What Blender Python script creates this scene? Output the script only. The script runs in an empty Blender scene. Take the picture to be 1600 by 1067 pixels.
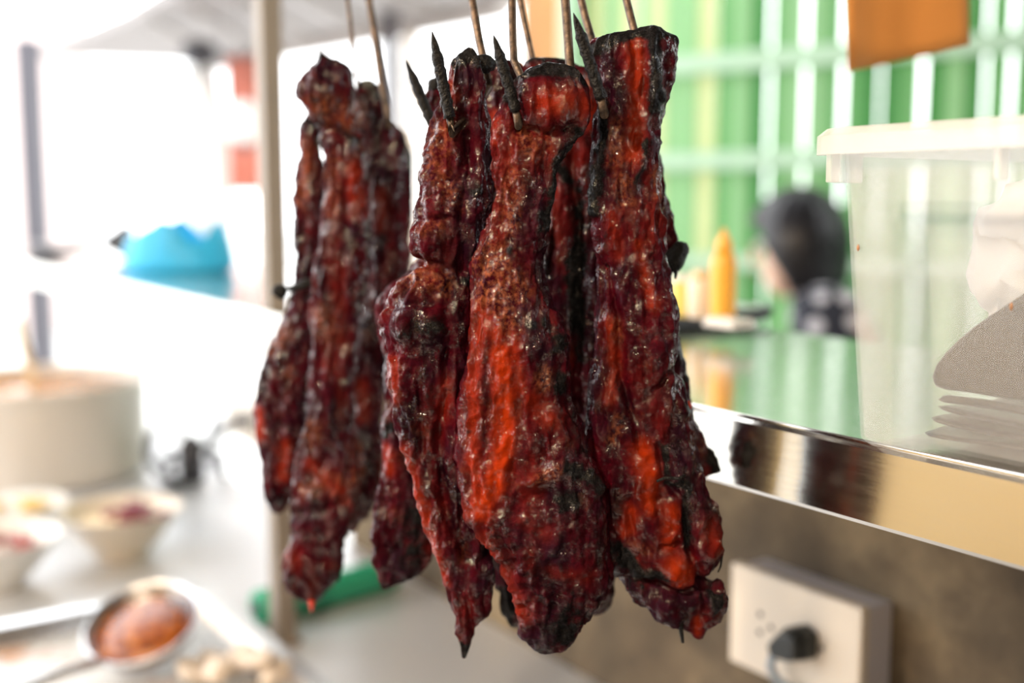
import bpy, bmesh, math, random
import numpy as np
from mathutils import Vector, Matrix

random.seed(7)
R = math.radians
sc = bpy.context.scene
col = sc.collection

# ------------------------------------------------------------------ camera
LENS, HORIZON = 40.0, 312.0
FPX = LENS / 36.0 * 1600.0
PITCH = math.atan((533.5 - HORIZON) / FPX)
CAM = Vector((0, 0, 1.34))
cd = bpy.data.cameras.new('camera')
cam = bpy.data.objects.new('camera', cd)
col.objects.link(cam)
cam.location = CAM
cam.rotation_euler = (math.pi / 2 - PITCH, 0, 0)
cd.lens = LENS
cd.sensor_width = 36.0
cd.clip_start = 0.02
cd.clip_end = 100
cd.dof.use_dof = True
cd.dof.focus_distance = 0.640
cd.dof.aperture_fstop = 2.6
sc.camera = cam

# ------------------------------------------------------------------ light
sc.view_settings.view_transform = 'Standard'
sc.view_settings.look = 'None'
sc.view_settings.gamma = 1.0
sc.view_settings.use_curve_mapping = False
sc.view_settings.exposure = 0.25
w = bpy.data.worlds.new('overcast_sky')
sc.world = w
w.use_nodes = True
bg = w.node_tree.nodes['Background']
bg.inputs[0].default_value = (0.97, 0.985, 1.0, 1)
bg.inputs[1].default_value = 4.0
LAMP_W = 42.0


def ray(px, py):
    a = (px - 800.0) / FPX
    b = -(py - 533.5) / FPX
    c, s = math.cos(PITCH), math.sin(PITCH)
    return Vector((a, c + b * s, -s + b * c))


def at_depth(px, py, D):
    d = ray(px, py)
    return CAM + d * (D / d.y)


def on_level(px, py, z):
    d = ray(px, py)
    return CAM + d * ((z - CAM.z) / d.z)


# the counter runs along E, its customer side lies along N
TH = math.atan2(1213.0, FPX / math.cos(PITCH))
E = Vector((-math.sin(TH), math.cos(TH), 0))
N = Vector((math.cos(TH), math.sin(TH), 0))
P0 = at_depth(1500, 719, 0.588)
ZC = P0.z                       # counter top level
LIP = 0.050


def loc(a, b, z):
    """a: away from the cook across the counter, b: along the counter, z: world height"""
    p = P0 + N * a + E * b
    return Vector((p.x, p.y, z))


def to_local(p):
    q = Vector((p.x - P0.x, p.y - P0.y, 0))
    return q.dot(N), q.dot(E)


def on_plane_a(px, py, a):
    """ray against the upright plane that lies a behind the counter edge"""
    d = ray(px, py)
    t = (P0 + N * a - CAM).dot(N) / d.dot(N)
    return CAM + d * t


# level of the table from the foot of the steel post (pixel 420,1003)
_f = on_plane_a(420, 1003, 0.02)
ZT = _f.z

# ------------------------------------------------------------------ materials
MATS = {}


class NT:
    def __init__(s, name):
        s.m = bpy.data.materials.new(name)
        s.m.use_nodes = True
        s.t = s.m.node_tree
        s.b = s.t.nodes['Principled BSDF']
        s.out = s.t.nodes['Material Output']
        MATS[name] = s.m

    def n(s, kind, **kw):
        nd = s.t.nodes.new(kind)
        for k, v in kw.items():
            setattr(nd, k, v)
        return nd

    def link(s, a, b):
        s.t.links.new(a, b)

    def val(s, sock, v):
        if isinstance(v, (int, float, tuple)):
            sock.default_value = v
        else:
            s.link(v, sock)

    def coord(s, kind='Object'):
        if not hasattr(s, '_c'):
            s._c = s.n('ShaderNodeTexCoord')
        return s._c.outputs[kind]

    def mapping(s, scale=(1, 1, 1), vec=None):
        mp = s.n('ShaderNodeMapping')
        mp.inputs['Scale'].default_value = scale
        s.link(vec or s.coord(), mp.inputs[0])
        return mp.outputs[0]

    def noise(s, scale, detail=4, rough=.55, vec=None, dist=0):
        nd = s.n('ShaderNodeTexNoise')
        s.link(vec or s.coord(), nd.inputs['Vector'])
        nd.inputs['Scale'].default_value = scale
        nd.inputs['Detail'].default_value = detail
        nd.inputs['Roughness'].default_value = rough
        nd.inputs['Distortion'].default_value = dist
        return nd.outputs['Fac']

    def ramp(s, fac, stops):
        nd = s.n('ShaderNodeValToRGB')
        el = nd.color_ramp.elements
        while len(el) < len(stops):
            el.new(0.5)
        for e, (p, c) in zip(el, stops):
            e.position = p
            e.color = c if isinstance(c, tuple) and len(c) == 4 else ((c, c, c, 1) if not isinstance(c, tuple) else c + (1,))
        s.link(fac, nd.inputs[0])
        return nd.outputs[0]

    def math(s, op, a, b=0.0, clamp=False):
        nd = s.n('ShaderNodeMath', operation=op, use_clamp=clamp)
        s.val(nd.inputs[0], a)
        s.val(nd.inputs[1], b)
        return nd.outputs[0]

    def mix(s, fac, a, b):
        nd = s.n('ShaderNodeMix', data_type='RGBA')
        s.val(nd.inputs[0], fac)
        s.val(nd.inputs[6], a + (1,) if isinstance(a, tuple) and len(a) == 3 else a)
        s.val(nd.inputs[7], b + (1,) if isinstance(b, tuple) and len(b) == 3 else b)
        return nd.outputs[2]

    def attr(s, name):
        return s.n('ShaderNodeAttribute', attribute_name=name).outputs['Fac']

    def bump(s, h, strength, dist, normal=None):
        nd = s.n('ShaderNodeBump')
        nd.inputs['Strength'].default_value = strength
        nd.inputs['Distance'].default_value = dist
        s.link(h, nd.inputs['Height'])
        if normal:
            s.link(normal, nd.inputs['Normal'])
        return nd.outputs[0]

    def set(s, **kw):
        for k, v in kw.items():
            k = k.replace('_', ' ')
            if isinstance(v, tuple) and len(v) == 3 and k in ('Base Color', 'Coat Tint', 'Specular Tint', 'Emission Color', 'Sheen Tint'):
                v = v + (1,)
            s.val(s.b.inputs[k], v)
        return s.m


def plain(name, c, rough=.5, metal=0.0, var=.12, scale=20, bump=0.0, **kw):
    t = NT(name)
    f = t.noise(scale, 4)
    d = tuple(max(0, x * (1 - var)) for x in c)
    e = tuple(min(1, x * (1 + var)) for x in c)
    t.set(Base_Color=t.mix(f, d, e), Roughness=rough, Metallic=metal, **kw)
    if bump:
        t.link(t.bump(f, .5, bump), t.b.inputs['Normal'])
    return t.m


def steel_mat(name, c, rough, stretch=(40, 2, 40)):
    t = NT(name)
    v = t.mapping(stretch)
    f = t.noise(14, 5, .6, vec=v)
    g = t.noise(6, 3)
    r = t.math('ADD', t.math('MULTIPLY', f, rough * .7), rough * .6)
    t.set(Base_Color=t.mix(g, tuple(x * .9 for x in c), c), Roughness=r, Metallic=1.0)
    t.link(t.bump(f, .10, .0006), t.b.inputs['Normal'])
    return t.m


def meat_mat(name, red, deep, orange, tan, gloss=.26):
    t = NT(name)
    vs = t.mapping((1, 1, .30))
    n1 = t.noise(75, 6, .62, vec=vs)
    n2 = t.noise(330, 6, .65)
    n3 = t.noise(1000, 3, .6)
    n4 = t.noise(34, 4, .6)
    base = t.mix(t.ramp(n1, [(.38, 0.0), (.66, 1.0)]), deep, red)
    base = t.mix(t.math('MULTIPLY', t.ramp(n4, [(.48, 0.0), (.66, 1.0)]), .8), base, (.020, .0038, .0125))
    of = t.math('MULTIPLY', t.attr('orange'), t.math('ADD', t.math('MULTIPLY', n1, 1.3), .30), True)
    base = t.mix(of, base, orange)
    tf = t.math('MULTIPLY', t.attr('tan'), t.ramp(n2, [(.42, 0.0), (.66, 1.0)]), True)  # tan fat, with golden glints put into the same colour
    base = t.mix(tf, base, tan)
    cf = t.math('ADD', t.attr('char'), t.math('MULTIPLY', t.math('SUBTRACT', n2, .5), 1.1))
    cf = t.math('ADD', cf, t.math('MULTIPLY', t.math('SUBTRACT', n4, .5), .8))
    cf = t.ramp(cf, [(.40, 0.0), (.85, 1.0)])
    charc = t.mix(t.ramp(n3, [(.45, 0.0), (.75, 1.0)]), (.0035, .0032, .0038), (.022, .021, .024))
    base = t.mix(cf, base, charc)
    ro = t.math('ADD', t.math('MULTIPLY', n2, .40), gloss)
    ro = t.math('ADD', ro, t.math('MULTIPLY', cf, .08))
    ro = t.math('ADD', ro, t.math('MULTIPLY', t.attr('dry'), .28), True)
    coat = t.math('SUBTRACT', .95, t.math('MULTIPLY', t.attr('dry'), .55), True)
    coat = t.math('SUBTRACT', coat, t.math('MULTIPLY', cf, .35), True)
    n7 = t.noise(120, 5, .65)
    coat = t.math('MULTIPLY', coat, t.ramp(n7, [(.46, 0.0), (.58, 1.0)]))

    t.set(Base_Color=base, Roughness=ro, Coat_Weight=coat, Coat_Roughness=.045, Specular_IOR_Level=.05,
          Subsurface_Weight=.10, Subsurface_Scale=.004, Subsurface_Radius=(1.0, .10, .05))
    t.b.inputs['IOR'].default_value = 1.5
    vf = t.noise(420, 3, .6, vec=t.mapping((1, 1, .22)))
    b0 = t.bump(vf, .14, .0010)
    b1 = t.bump(n2, .40, .0020, b0)
    b2 = t.bump(n3, .30, .0006, b1)
    t.link(b2, t.b.inputs['Normal'])
    n6 = t.noise(150, 4, .5)
    bc = t.bump(n6, .7, .0055)
    t.b.inputs['Coat IOR'].default_value = 1.62
    t.link(bc, t.b.inputs['Coat Normal'])
    return t.m


M = {}
M['meat'] = meat_mat('glazed_roast_meat', (.064, .0014, .0066), (.010, .0007, .0034), (.34, .026, .0012), (.25, .072, .030))
M['char'] = plain('charred_crust', (.0050, .0046, .0050), .45, var=.7, scale=420, bump=.006, Specular_IOR_Level=.22)
M['drip'] = plain('red_glaze_drip', (.50, .03, .008), .12, var=.1)
M['hook'] = None
t = NT('sooty_hook_steel')
f = t.noise(220, 5, .65)
t.set(Base_Color=t.mix(t.ramp(f, [(.40, 0.0), (.66, 1.0)]), (.13, .088, .062), (.02, .015, .013)), Roughness=t.math('ADD', t.math('MULTIPLY', f, .4), .25), Metallic=.5)
t.link(t.bump(f, .5, .001), t.b.inputs['Normal'])
M['hook'] = t.m
M['steel'] = steel_mat('brushed_stainless', (.74, .71, .66), .15)
M['steel_dull'] = steel_mat('worn_stainless', (.70, .71, .73), .30, (20, 20, 20))
M['table_steel'] = plain('satin_table_steel', (.66, .67, .69), .36, .45, var=.06, scale=5)
M['post'] = plain('post_painted_steel', (.27, .235, .20), .45, var=.1, scale=8)
M['pole'] = plain('grey_painted_post', (.075, .07, .085), .5, var=.1, scale=6)
M['pillar'] = plain('cream_pillar_paint', (.62, .52, .42), .6, var=.1, scale=6)
M['canopy'] = plain('weathered_canopy_sheet', (.24, .215, .21), .6, var=.22, scale=5)
M['fascia'] = plain('canopy_fascia', (.36, .32, .30), .55, var=.1, scale=5)
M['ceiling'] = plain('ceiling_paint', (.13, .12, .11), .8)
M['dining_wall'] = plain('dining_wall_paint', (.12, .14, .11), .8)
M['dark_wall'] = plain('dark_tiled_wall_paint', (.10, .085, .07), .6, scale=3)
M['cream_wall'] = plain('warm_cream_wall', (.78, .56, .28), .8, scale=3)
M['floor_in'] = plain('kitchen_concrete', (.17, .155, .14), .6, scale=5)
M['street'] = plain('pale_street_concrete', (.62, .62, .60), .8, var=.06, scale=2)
t = NT('stained_cement_wall')
f1 = t.noise(6, 6, .65)
f2 = t.noise(26, 5, .6)
c1 = t.ramp(f1, [(.34, (.050, .036, .022)), (.52, (.15, .11, .066)), (.68, (.32, .24, .14))])
t.set(Base_Color=t.mix(t.math('MULTIPLY', f2, .55), c1, (.085, .062, .040)), Roughness=.85)
t.link(t.bump(f2, .5, .004), t.b.inputs['Normal'])
M['cement'] = t.m
M['white_plastic'] = plain('cream_socket_plastic', (.74, .66, .56), .42, var=.03)
M['box_plastic'] = plain('grey_back_box_plastic', (.60, .58, .62), .45, var=.04)
M['hole'] = plain('socket_slot_dark', (.03, .02, .02), .6)
M['rubber'] = plain('black_plug_rubber', (.012, .014, .013), .38, var=.3)
M['cable'] = plain('grey_blue_cable', (.30, .36, .42), .35, var=.1)
M['orange_card'] = plain('orange_card', (.66, .27, .06), .75, var=.07, scale=14)
M['string'] = plain('string', (.45, .40, .32), .9)
M['black_tray'] = plain('black_tray_plastic', (.010, .011, .013), .35)
M['mat_green'] = plain('pale_green_tray_mat', (.52, .68, .56), .5)
M['orange_plastic'] = plain('orange_bottle_plastic', (.85, .42, .05), .35, var=.05)
M['yellow_plastic'] = plain('yellow_jar', (.75, .60, .16), .35, var=.1)
M['white_ceramic'] = plain('white_ceramic', (.80, .78, .74), .25, var=.03)
M['cream_ceramic'] = plain('cream_ceramic', (.72, .64, .54), .3, var=.05)
M['enamel'] = plain('cream_pot_enamel', (.66, .60, .53), .32, var=.06, scale=8)
M['broth'] = plain('orange_broth', (.70, .30, .10), .15, var=.2, scale=40)
M['blue'] = plain('bright_blue_plastic', (.03, .46, .80), .42, var=.06)
M['dark'] = plain('dark_grey_plastic', (.035, .033, .040), .4, var=.2)
M['sage'] = plain('green_roll_plastic', (.03, .38, .22), .25, var=.12)
M['onion'] = plain('purple_meat_slice', (.20, .022, .045), .3, var=.5, scale=120)
M['redslice'] = plain('red_meat_slice', (.36, .05, .03), .3, var=.4, scale=120)
M['pale'] = plain('pale_noodle', (.74, .60, .38), .4, var=.15, scale=90)
M['yolk'] = plain('yellow_pickle', (.72, .44, .06), .35, var=.2, scale=90)
M['white_meat'] = plain('pale_cut_meat', (.78, .68, .58), .4, var=.1, scale=60)
t = NT('chili_sauce')
f = t.noise(48, 5, .65)
t.set(Base_Color=t.ramp(f, [(.36, (.06, .012, .004)), (.54, (.36, .085, .010)), (.72, (.62, .26, .06))]), Roughness=.22, Coat_Weight=.4)
t.link(t.bump(f, .7, .004), t.b.inputs['Normal'])
M['chili'] = t.m
M['residue'] = plain('brown_sauce_residue', (.42, .20, .09), .35, var=.45, scale=40)
M['hair'] = plain('black_hair', (.012, .011, .015), .38, var=.4, scale=60)
M['skin'] = plain('skin', (.72, .46, .34), .5, var=.04, Subsurface_Weight=.1)
M['trousers'] = plain('dark_trousers', (.03, .03, .04), .8)
t = NT('navy_polka_dot_cloth')
v = t.n('ShaderNodeTexVoronoi')
v.inputs['Scale'].default_value = 15.0
v.inputs['Randomness'].default_value = .25
t.link(t.coord(), v.inputs['Vector'])
t.set(Base_Color=t.mix(t.ramp(v.outputs['Distance'], [(.30, 0.0), (.34, 1.0)]), (.62, .60, .64), (.010, .012, .024)), Roughness=.75)
M['dots'] = t.m
M['brown_panel'] = plain('brown_orange_panel', (.55, .26, .11), .6, var=.12)
M['brick_red'] = plain('faded_red_cloth', (.70, .24, .17), .8, var=.15)
M['lampwhite'] = plain('white_lamp_glass', (.85, .84, .82), .3, var=.02)
M['pinkish'] = plain('pale_pink_render', (.66, .55, .52), .8, var=.06, scale=2)
M['magenta'] = plain('magenta_cloth', (.50, .02, .12), .8)


def sheet_mat(name, c, trans=.36):
    t = NT(name)
    f = t.noise(9, 4, vec=t.mapping((6, 6, .7)))
    cc = t.mix(f, tuple(x * .86 for x in c), tuple(min(1, x * 1.12) for x in c))
    t.set(Base_Color=cc, Roughness=.45)
    tr = t.n('ShaderNodeBsdfTranslucent')
    t.link(cc, tr.inputs[0])
    mx = t.n('ShaderNodeMixShader')
    mx.inputs[0].default_value = trans
    t.link(t.b.outputs[0], mx.inputs[1])
    t.link(tr.outputs[0], mx.inputs[2])
    t.link(mx.outputs[0], t.out.inputs[0])
    return t.m


M['plank_a'] = sheet_mat('green_plank', (.05, .29, .05))
M['plank_b'] = sheet_mat('light_green_plank', (.17, .43, .15))
M['plank_c'] = sheet_mat('pale_green_plank', (.32, .56, .28))
M['plank_d'] = sheet_mat('turquoise_plank', (.25, .58, .62))
M['plank_e'] = sheet_mat('pale_yellow_plank', (.66, .70, .40))
M['rail'] = sheet_mat('pale_rail', (.55, .74, .56), .3)


def film_mat(name, c, opac, rough=.25, translucent=.35, spec=.5):
    """thin plastic: part clear, part milky"""
    t = NT(name)
    f = t.noise(30, 4)
    t.set(Base_Color=t.mix(f, tuple(x * .95 for x in c), c), Roughness=rough, Specular_IOR_Level=spec)
    tl = t.n('ShaderNodeBsdfTranslucent')
    tl.inputs[0].default_value = c + (1,)
    m1 = t.n('ShaderNodeMixShader')
    m1.inputs[0].default_value = translucent
    t.link(t.b.outputs[0], m1.inputs[1])
    t.link(tl.outputs[0], m1.inputs[2])
    tp = t.n('ShaderNodeBsdfTransparent')
    m2 = t.n('ShaderNodeMixShader')
    m2.inputs[0].default_value = opac
    t.link(tp.outputs[0], m2.inputs[1])
    t.link(m1.outputs[0], m2.inputs[2])
    t.link(m2.outputs[0], t.out.inputs[0])
    return t.m


M['tub'] = film_mat('milky_clear_plastic', (.93, .94, .96), .20)
M['tub_rim'] = film_mat('milky_rim_plastic', (.92, .92, .92), .45)
M['white_bag'] = film_mat('white_carrier_bag', (.93, .93, .94), .90, .35, .5)
M['grey_bag'] = film_mat('smoky_bag_plastic', (.016, .014, .016), 1.0, .30, .05, .16)

# ------------------------------------------------------------------ mesh helpers


class MB:
    def __init__(s):
        s.v, s.f = [], []

    def add(s, v, f):
        o = len(s.v)
        s.v += [tuple(x) for x in v]
        s.f += [tuple(i + o for i in q) for q in f]
        return s

    def box(s, x0, x1, y0, y1, z0, z1):
        v = [(x, y, z) for z in (z0, z1) for x, y in ((x0, y0), (x1, y0), (x1, y1), (x0, y1))]
        return s.add(v, [(3, 2, 1, 0), (4, 5, 6, 7), (0, 1, 5, 4), (1, 2, 6, 5), (2, 3, 7, 6), (3, 0, 4, 7)])

    def lathe(s, prof, seg=40, c=(0, 0), sx=1.0, sy=1.0, cap=True):
        v, f = [], []
        n = len(prof)
        for r, z in prof:
            for k in range(seg):
                a = 2 * math.pi * k / seg
                v.append((c[0] + r * sx * math.cos(a), c[1] + r * sy * math.sin(a), z))
        for i in range(n - 1):
            for k in range(seg):
                k2 = (k + 1) % seg
                f.append((i * seg + k, i * seg + k2, (i + 1) * seg + k2, (i + 1) * seg + k))
        if cap:
            f.append(tuple(range(seg - 1, -1, -1)))
            f.append(tuple((n - 1) * seg + k for k in range(seg)))
        return s.add(v, f)

    def tube(s, pts, rad, seg=10, cap=True):
        pts = [Vector(p) for p in pts]
        n = len(pts)
        rad = [rad] * n if isinstance(rad, (int, float)) else rad
        v, f = [], []
        up = None
        for i, p in enumerate(pts):
            d = (pts[min(i + 1, n - 1)] - pts[max(i - 1, 0)]).normalized()
            if up is None:
                up = d.orthogonal().normalized()
            up = (up - d * up.dot(d)).normalized()
            sd = d.cross(up)
            for k in range(seg):
                a = 2 * math.pi * k / seg
                v.append(p + (up * math.cos(a) + sd * math.sin(a)) * rad[i])
        for i in range(n - 1):
            for k in range(seg):
                k2 = (k + 1) % seg
                f.append((i * seg + k, i * seg + k2, (i + 1) * seg + k2, (i + 1) * seg + k))
        if cap:
            f.append(tuple(range(seg - 1, -1, -1)))
            f.append(tuple((n - 1) * seg + k for k in range(seg)))
        return s.add(v, f)

    def rings(s, rings, cap0=True, cap1=True):
        k = len(rings[0])
        v = [p for r in rings for p in r]
        f = []
        for i in range(len(rings) - 1):
            for j in range(k):
                j2 = (j + 1) % k
                f.append((i * k + j, i * k + j2, (i + 1) * k + j2, (i + 1) * k + j))
        if cap0:
            f.append(tuple(range(k - 1, -1, -1)))
        if cap1:
            f.append(tuple((len(rings) - 1) * k + j for j in range(k)))
        return s.add(v, f)

    def build(s, name, mat, parent=None, smooth=False, bevel=0.0, subsurf=0, solid=0.0):
        me = bpy.data.meshes.new(name)
        me.from_pydata([tuple(p) for p in s.v], [], s.f)
        me.update()
        bm = bmesh.new()
        bm.from_mesh(me)
        bmesh.ops.recalc_face_normals(bm, faces=bm.faces)
        bm.to_mesh(me)
        bm.free()
        me.materials.append(mat)
        if smooth:
            me.polygons.foreach_set('use_smooth', [True] * len(me.polygons))
        o = bpy.data.objects.new(name, me)
        col.objects.link(o)
        o.parent = parent
        if solid:
            md = o.modifiers.new('thickness', 'SOLIDIFY')
            md.thickness = solid
            md.offset = 0
        if bevel:
            md = o.modifiers.new('bevel', 'BEVEL')
            md.width = bevel
            md.segments = 3
            md.limit_method = 'ANGLE'
        if subsurf:
            md = o.modifiers.new('subdivision', 'SUBSURF')
            md.levels = md.render_levels = subsurf
        return o


def tag(o, label, cat, group=None):
    o['label'] = label
    o['category'] = cat
    if group:
        o['group'] = group
    return o


def struct(o):
    o['kind'] = 'structure'
    return o


def thing(name, label, cat, at=(0, 0, 0), rz=0.0, group=None):
    o = bpy.data.objects.new(name, None)
    o.empty_display_size = .05
    col.objects.link(o)
    o.location = at
    o.rotation_euler = (0, 0, rz)
    return tag(o, label, cat, group)


def wbox(name, mat, a0, a1, b0, b1, z0, z1, bevel=0.0, parent=None):
    """box in counter coordinates, as a mesh whose object sits at the counter origin"""
    o = MB().box(a0, a1, b0, b1, z0, z1).build(name, mat, parent, bevel=bevel)
    if parent is None:
        o.location = (P0.x, P0.y, 0)
        o.rotation_euler = (0, 0, TH)
    return o


# vectorised gradient noise
_rng = np.random.RandomState(3)
_perm = np.concatenate([_rng.permutation(256)] * 3)
_grad = _rng.normal(size=(256, 3))
_grad /= np.linalg.norm(_grad, axis=1)[:, None]


def perlin(P):
    I = np.floor(P).astype(int)
    F = P - I
    U = F * F * F * (F * (F * 6 - 15) + 10)
    I &= 255
    out = 0
    for dx in (0, 1):
        for dy in (0, 1):
            for dz in (0, 1):
                h = _perm[_perm[_perm[(I[:, 0] + dx) & 255] + ((I[:, 1] + dy) & 255)] + ((I[:, 2] + dz) & 255)]
                g = _grad[h]
                dot = g[:, 0] * (F[:, 0] - dx) + g[:, 1] * (F[:, 1] - dy) + g[:, 2] * (F[:, 2] - dz)
                wx = U[:, 0] if dx else 1 - U[:, 0]
                wy = U[:, 1] if dy else 1 - U[:, 1]
                wz = U[:, 2] if dz else 1 - U[:, 2]
                out = out + dot * wx * wy * wz
    return out * 1.5


def fbm(P, octs=4):
    s, a = 0, 1.0
    for k in range(octs):
        s = s + a * perlin(P * 2.0 ** k + 17.3 * k)
        a *= .5
    return s


def sstep(a, b, x):
    t = np.clip((x - a) / (b - a), 0, 1)
    return t * t * (3 - 2 * t)


def seg_dist(X, Y, pts):
    best = np.full(X.shape, 1e9)
    if len(pts) == 1:
        return np.hypot(X - pts[0][0], Y - pts[0][1])
    for (x0, y0), (x1, y1) in zip(pts[:-1], pts[1:]):
        dx, dy = x1 - x0, y1 - y0
        t = np.clip(((X - x0) * dx + (Y - y0) * dy) / (dx * dx + dy * dy + 1e-9), 0, 1)
        best = np.minimum(best, np.hypot(X - x0 - t * dx, Y - y0 - t * dy))
    return best


def smooth1(a, k):
    if k < 2:
        return a
    ker = np.hanning(k + 2)[1:-1]
    ker /= ker.sum()
    p = np.pad(a, k, mode='edge')
    return np.convolve(p, ker, 'same')[k:-k]

# ------------------------------------------------------------------ the setting
ORG = (P0.x, P0.y, 0)
ZCEIL = 2.75


def setting(name, mat, a0, a1, b0, b1, z0, z1):
    return struct(wbox(name, mat, a0, a1, b0, b1, z0, z1))


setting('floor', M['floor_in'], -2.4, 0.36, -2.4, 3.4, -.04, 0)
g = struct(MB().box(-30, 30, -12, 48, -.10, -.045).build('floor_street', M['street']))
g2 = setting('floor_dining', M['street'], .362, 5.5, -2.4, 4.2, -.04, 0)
setting('ceiling', M['ceiling'], -2.4, 2.3, -2.4, 2.1, ZCEIL, ZCEIL + .06)  # reaches past the counter to block sky light over the dining side
setting('wall_sky_block', M['dining_wall'], .362, 5.5, -2.46, -2.4, 0, ZCEIL)  # unseen wall added to block sky light from the right
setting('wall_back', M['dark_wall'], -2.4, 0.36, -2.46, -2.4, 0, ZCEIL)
setting('wall_warm_reflector', M['cream_wall'], -2.46, -2.4, -2.46, 2.3, 0, .98)  # unseen wall put in for the lip's warm reflection, low for rim light
setting('wall_light_block', M['dark_wall'], -2.46, -2.4, -2.46, .75, .98, ZCEIL)  # unseen upper part placed to dim the front left only
A_WALL = 0.304
b_end = to_local(on_plane_a(548, 820, A_WALL))[1]
setting('wall_counter', M['cement'], A_WALL, .352, -2.4, b_end, 0, ZC - .006)

# long steel pass counter
ct = thing('steel_counter', 'long brushed stainless steel pass counter with folded front lip', 'counter', ORG, TH)
B0, B1 = -1.6, 3.7
MB().box(0, .374, B0, B1, ZC - .003, ZC).build('counter_top', M['steel'], ct, bevel=.001)
lip = [(.004, ZC - .0004), (.001, ZC - .0015), (-.001, ZC - .005), (-.001, ZC - LIP + .003), (.0005, ZC - LIP + .0005), (.004, ZC - LIP),
       (.022, ZC - LIP), (.022, ZC - LIP + .002), (.0045, ZC - LIP + .002), (.0015, ZC - LIP + .004), (.0015, ZC - .005), (.004, ZC - .0032)]
MB().rings([[(p[0], b, p[1]) for p in lip] for b in (B0, B1)]).build('front_lip', M['steel'], ct)
MB().box(.371, .374, B0, B1, ZC - .03, ZC - .003).build('rear_flange', M['steel'], ct)

# posts carrying the counter
bp = to_local(on_plane_a(417, 700, .02))[1]


def post(b, label):
    o = thing('steel_post', label, 'post', loc(.036, b, ZT), TH)
    h = ZCEIL - ZT
    MB().box(-.0135, .0135, -.0135, .0135, .006, h).build('shaft', M['post'], o, bevel=.0015)
    MB().box(-.019, .019, -.019, .019, 0, .006).build('foot_plate', M['post'], o, bevel=.001)
    return o


post(bp, 'slim square steel post rising through the counter beside the hanging meat')
post(3.2, 'square steel post at the street end of the counter')

# work table
tb = thing('work_table', 'stainless steel work table under the counter', 'table', ORG, TH)
TB0, TB1 = -.5, 3.0
MB().box(-.47, A_WALL - .001, TB0, TB1, ZT - .03, ZT).build('table_top', M['table_steel'], tb, bevel=.003)
for a_ in (-.42, .25):
    for b_ in (TB0 + .06, 1.2, TB1 - .06):
        MB().tube([(a_, b_, 0), (a_, b_, ZT - .03)], .019, 12).build('leg', M['steel_dull'], tb, smooth=True)
MB().box(-.40, .24, TB0 + .08, TB1 - .08, .22, .235).build('under_shelf', M['steel_dull'], tb)

# warm pendant bulb above the cook, plus two added to multiply glints
t = NT('warm_bulb_glass')
t.set(Base_Color=(.9, .85, .7), Emission_Color=(1.0, .66, .34), Emission_Strength=60.0)
BULB = t.m


def pendant(label, x, y, z, watt):
    lm = thing('pendant_lamp', label, 'lamp', (x, y, ZCEIL))
    bz = z - ZCEIL
    MB().tube([(0, 0, 0), (0, 0, bz + .16)], .003, 8).build('cord', M['dark'], lm)
    MB().lathe([(.02, bz + .16), (.03, bz + .15), (.035, bz + .12), (.10, bz + .085), (.17, bz + .05), (.172, bz + .048), (.10, bz + .08), (.034, bz + .112), (.02, bz + .12)], 32).build('shade', M['white_plastic'], lm, smooth=True)
    MB().lathe([(.004, bz - .034), (.020, bz - .028), (.032, bz - .006), (.030, bz + .016), (.018, bz + .045), (.014, bz + .10)], 20).build('bulb', BULB, lm, smooth=True)
    ld = bpy.data.lights.new('bulb_light', 'POINT')
    ld.shadow_soft_size = .03
    ld.energy = watt
    ld.color = (1.0, .79, .56)
    lo = bpy.data.objects.new('bulb_light', ld)
    col.objects.link(lo)
    lo.parent = lm
    lo.location = (0, 0, bz - .07)


pendant('warm pendant bulb with cream shade above the work table', -.62, -.05, 2.02, LAMP_W)
pendant('added pendant bulb for extra glints beside the cream half wall', -1.25, .45, 2.02, LAMP_W * .55)  # unseen lamp put in for more glints on the meat
pendant('added pendant bulb for extra glints over the counter end', -.02, -.55, 2.05, LAMP_W * .35)  # another added lamp, spreads the glints further

# ------------------------------------------------------------------ street side (far left)
ZA = 2.12
cn = [on_level(x, y, ZA) for x, y in ((62, 90), (300, 98), (426, 72), (722, 14), (770, 4), (790, -30), (620, -60), (300, -22), (198, 36))]
canopy = thing('street_canopy', 'weathered grey canopy over the bright street side', 'canopy', (cn[2].x, cn[2].y, ZA))
rel = [Vector((p.x - cn[2].x, p.y - cn[2].y, 0)) for p in cn]
MB().rings([[(p.x, p.y, .0) for p in rel], [(p.x, p.y, .05) for p in rel]]).build('roof_sheet', M['canopy'], canopy)
fa = [rel[1], rel[2], rel[3], rel[4], rel[5]]
for k, (p, q) in enumerate(zip(fa[:-1], fa[1:])):
    d = (q - p)
    nrm = Vector((-d.y, d.x, 0)).normalized() * .06
    MB().rings([[p + Vector((0, 0, -.06)), p + nrm + Vector((0, 0, -.06)), p + nrm + Vector((0, 0, .0)), p],
                [q + Vector((0, 0, -.06)), q + nrm + Vector((0, 0, -.06)), q + nrm, q]]).build('fascia', M['fascia'], canopy)
for u in np.linspace(.12, .88, 5):
    p = rel[8].lerp(rel[6], u)
    q = rel[1].lerp(rel[4], u)
    MB().tube([p + Vector((0, 0, -.012)), q + Vector((0, 0, -.012))], .012, 6).build('roof_batten', M['fascia'], canopy)


def upright(name, label, px, py, D, wpx, mat, z1, cat='post'):
    p = at_depth(px, py, D)
    o = thing(name, label, cat, (p.x, p.y, -.045))
    hw = wpx * D / FPX / 2
    MB().box(-hw, hw, -hw, hw, .02, z1 + .045).build('shaft', mat, o, bevel=hw * .12)
    MB().box(-hw * 1.5, hw * 1.5, -hw * 1.5, hw * 1.5, 0, .02).build('base_plate', mat, o)
    return o


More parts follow.
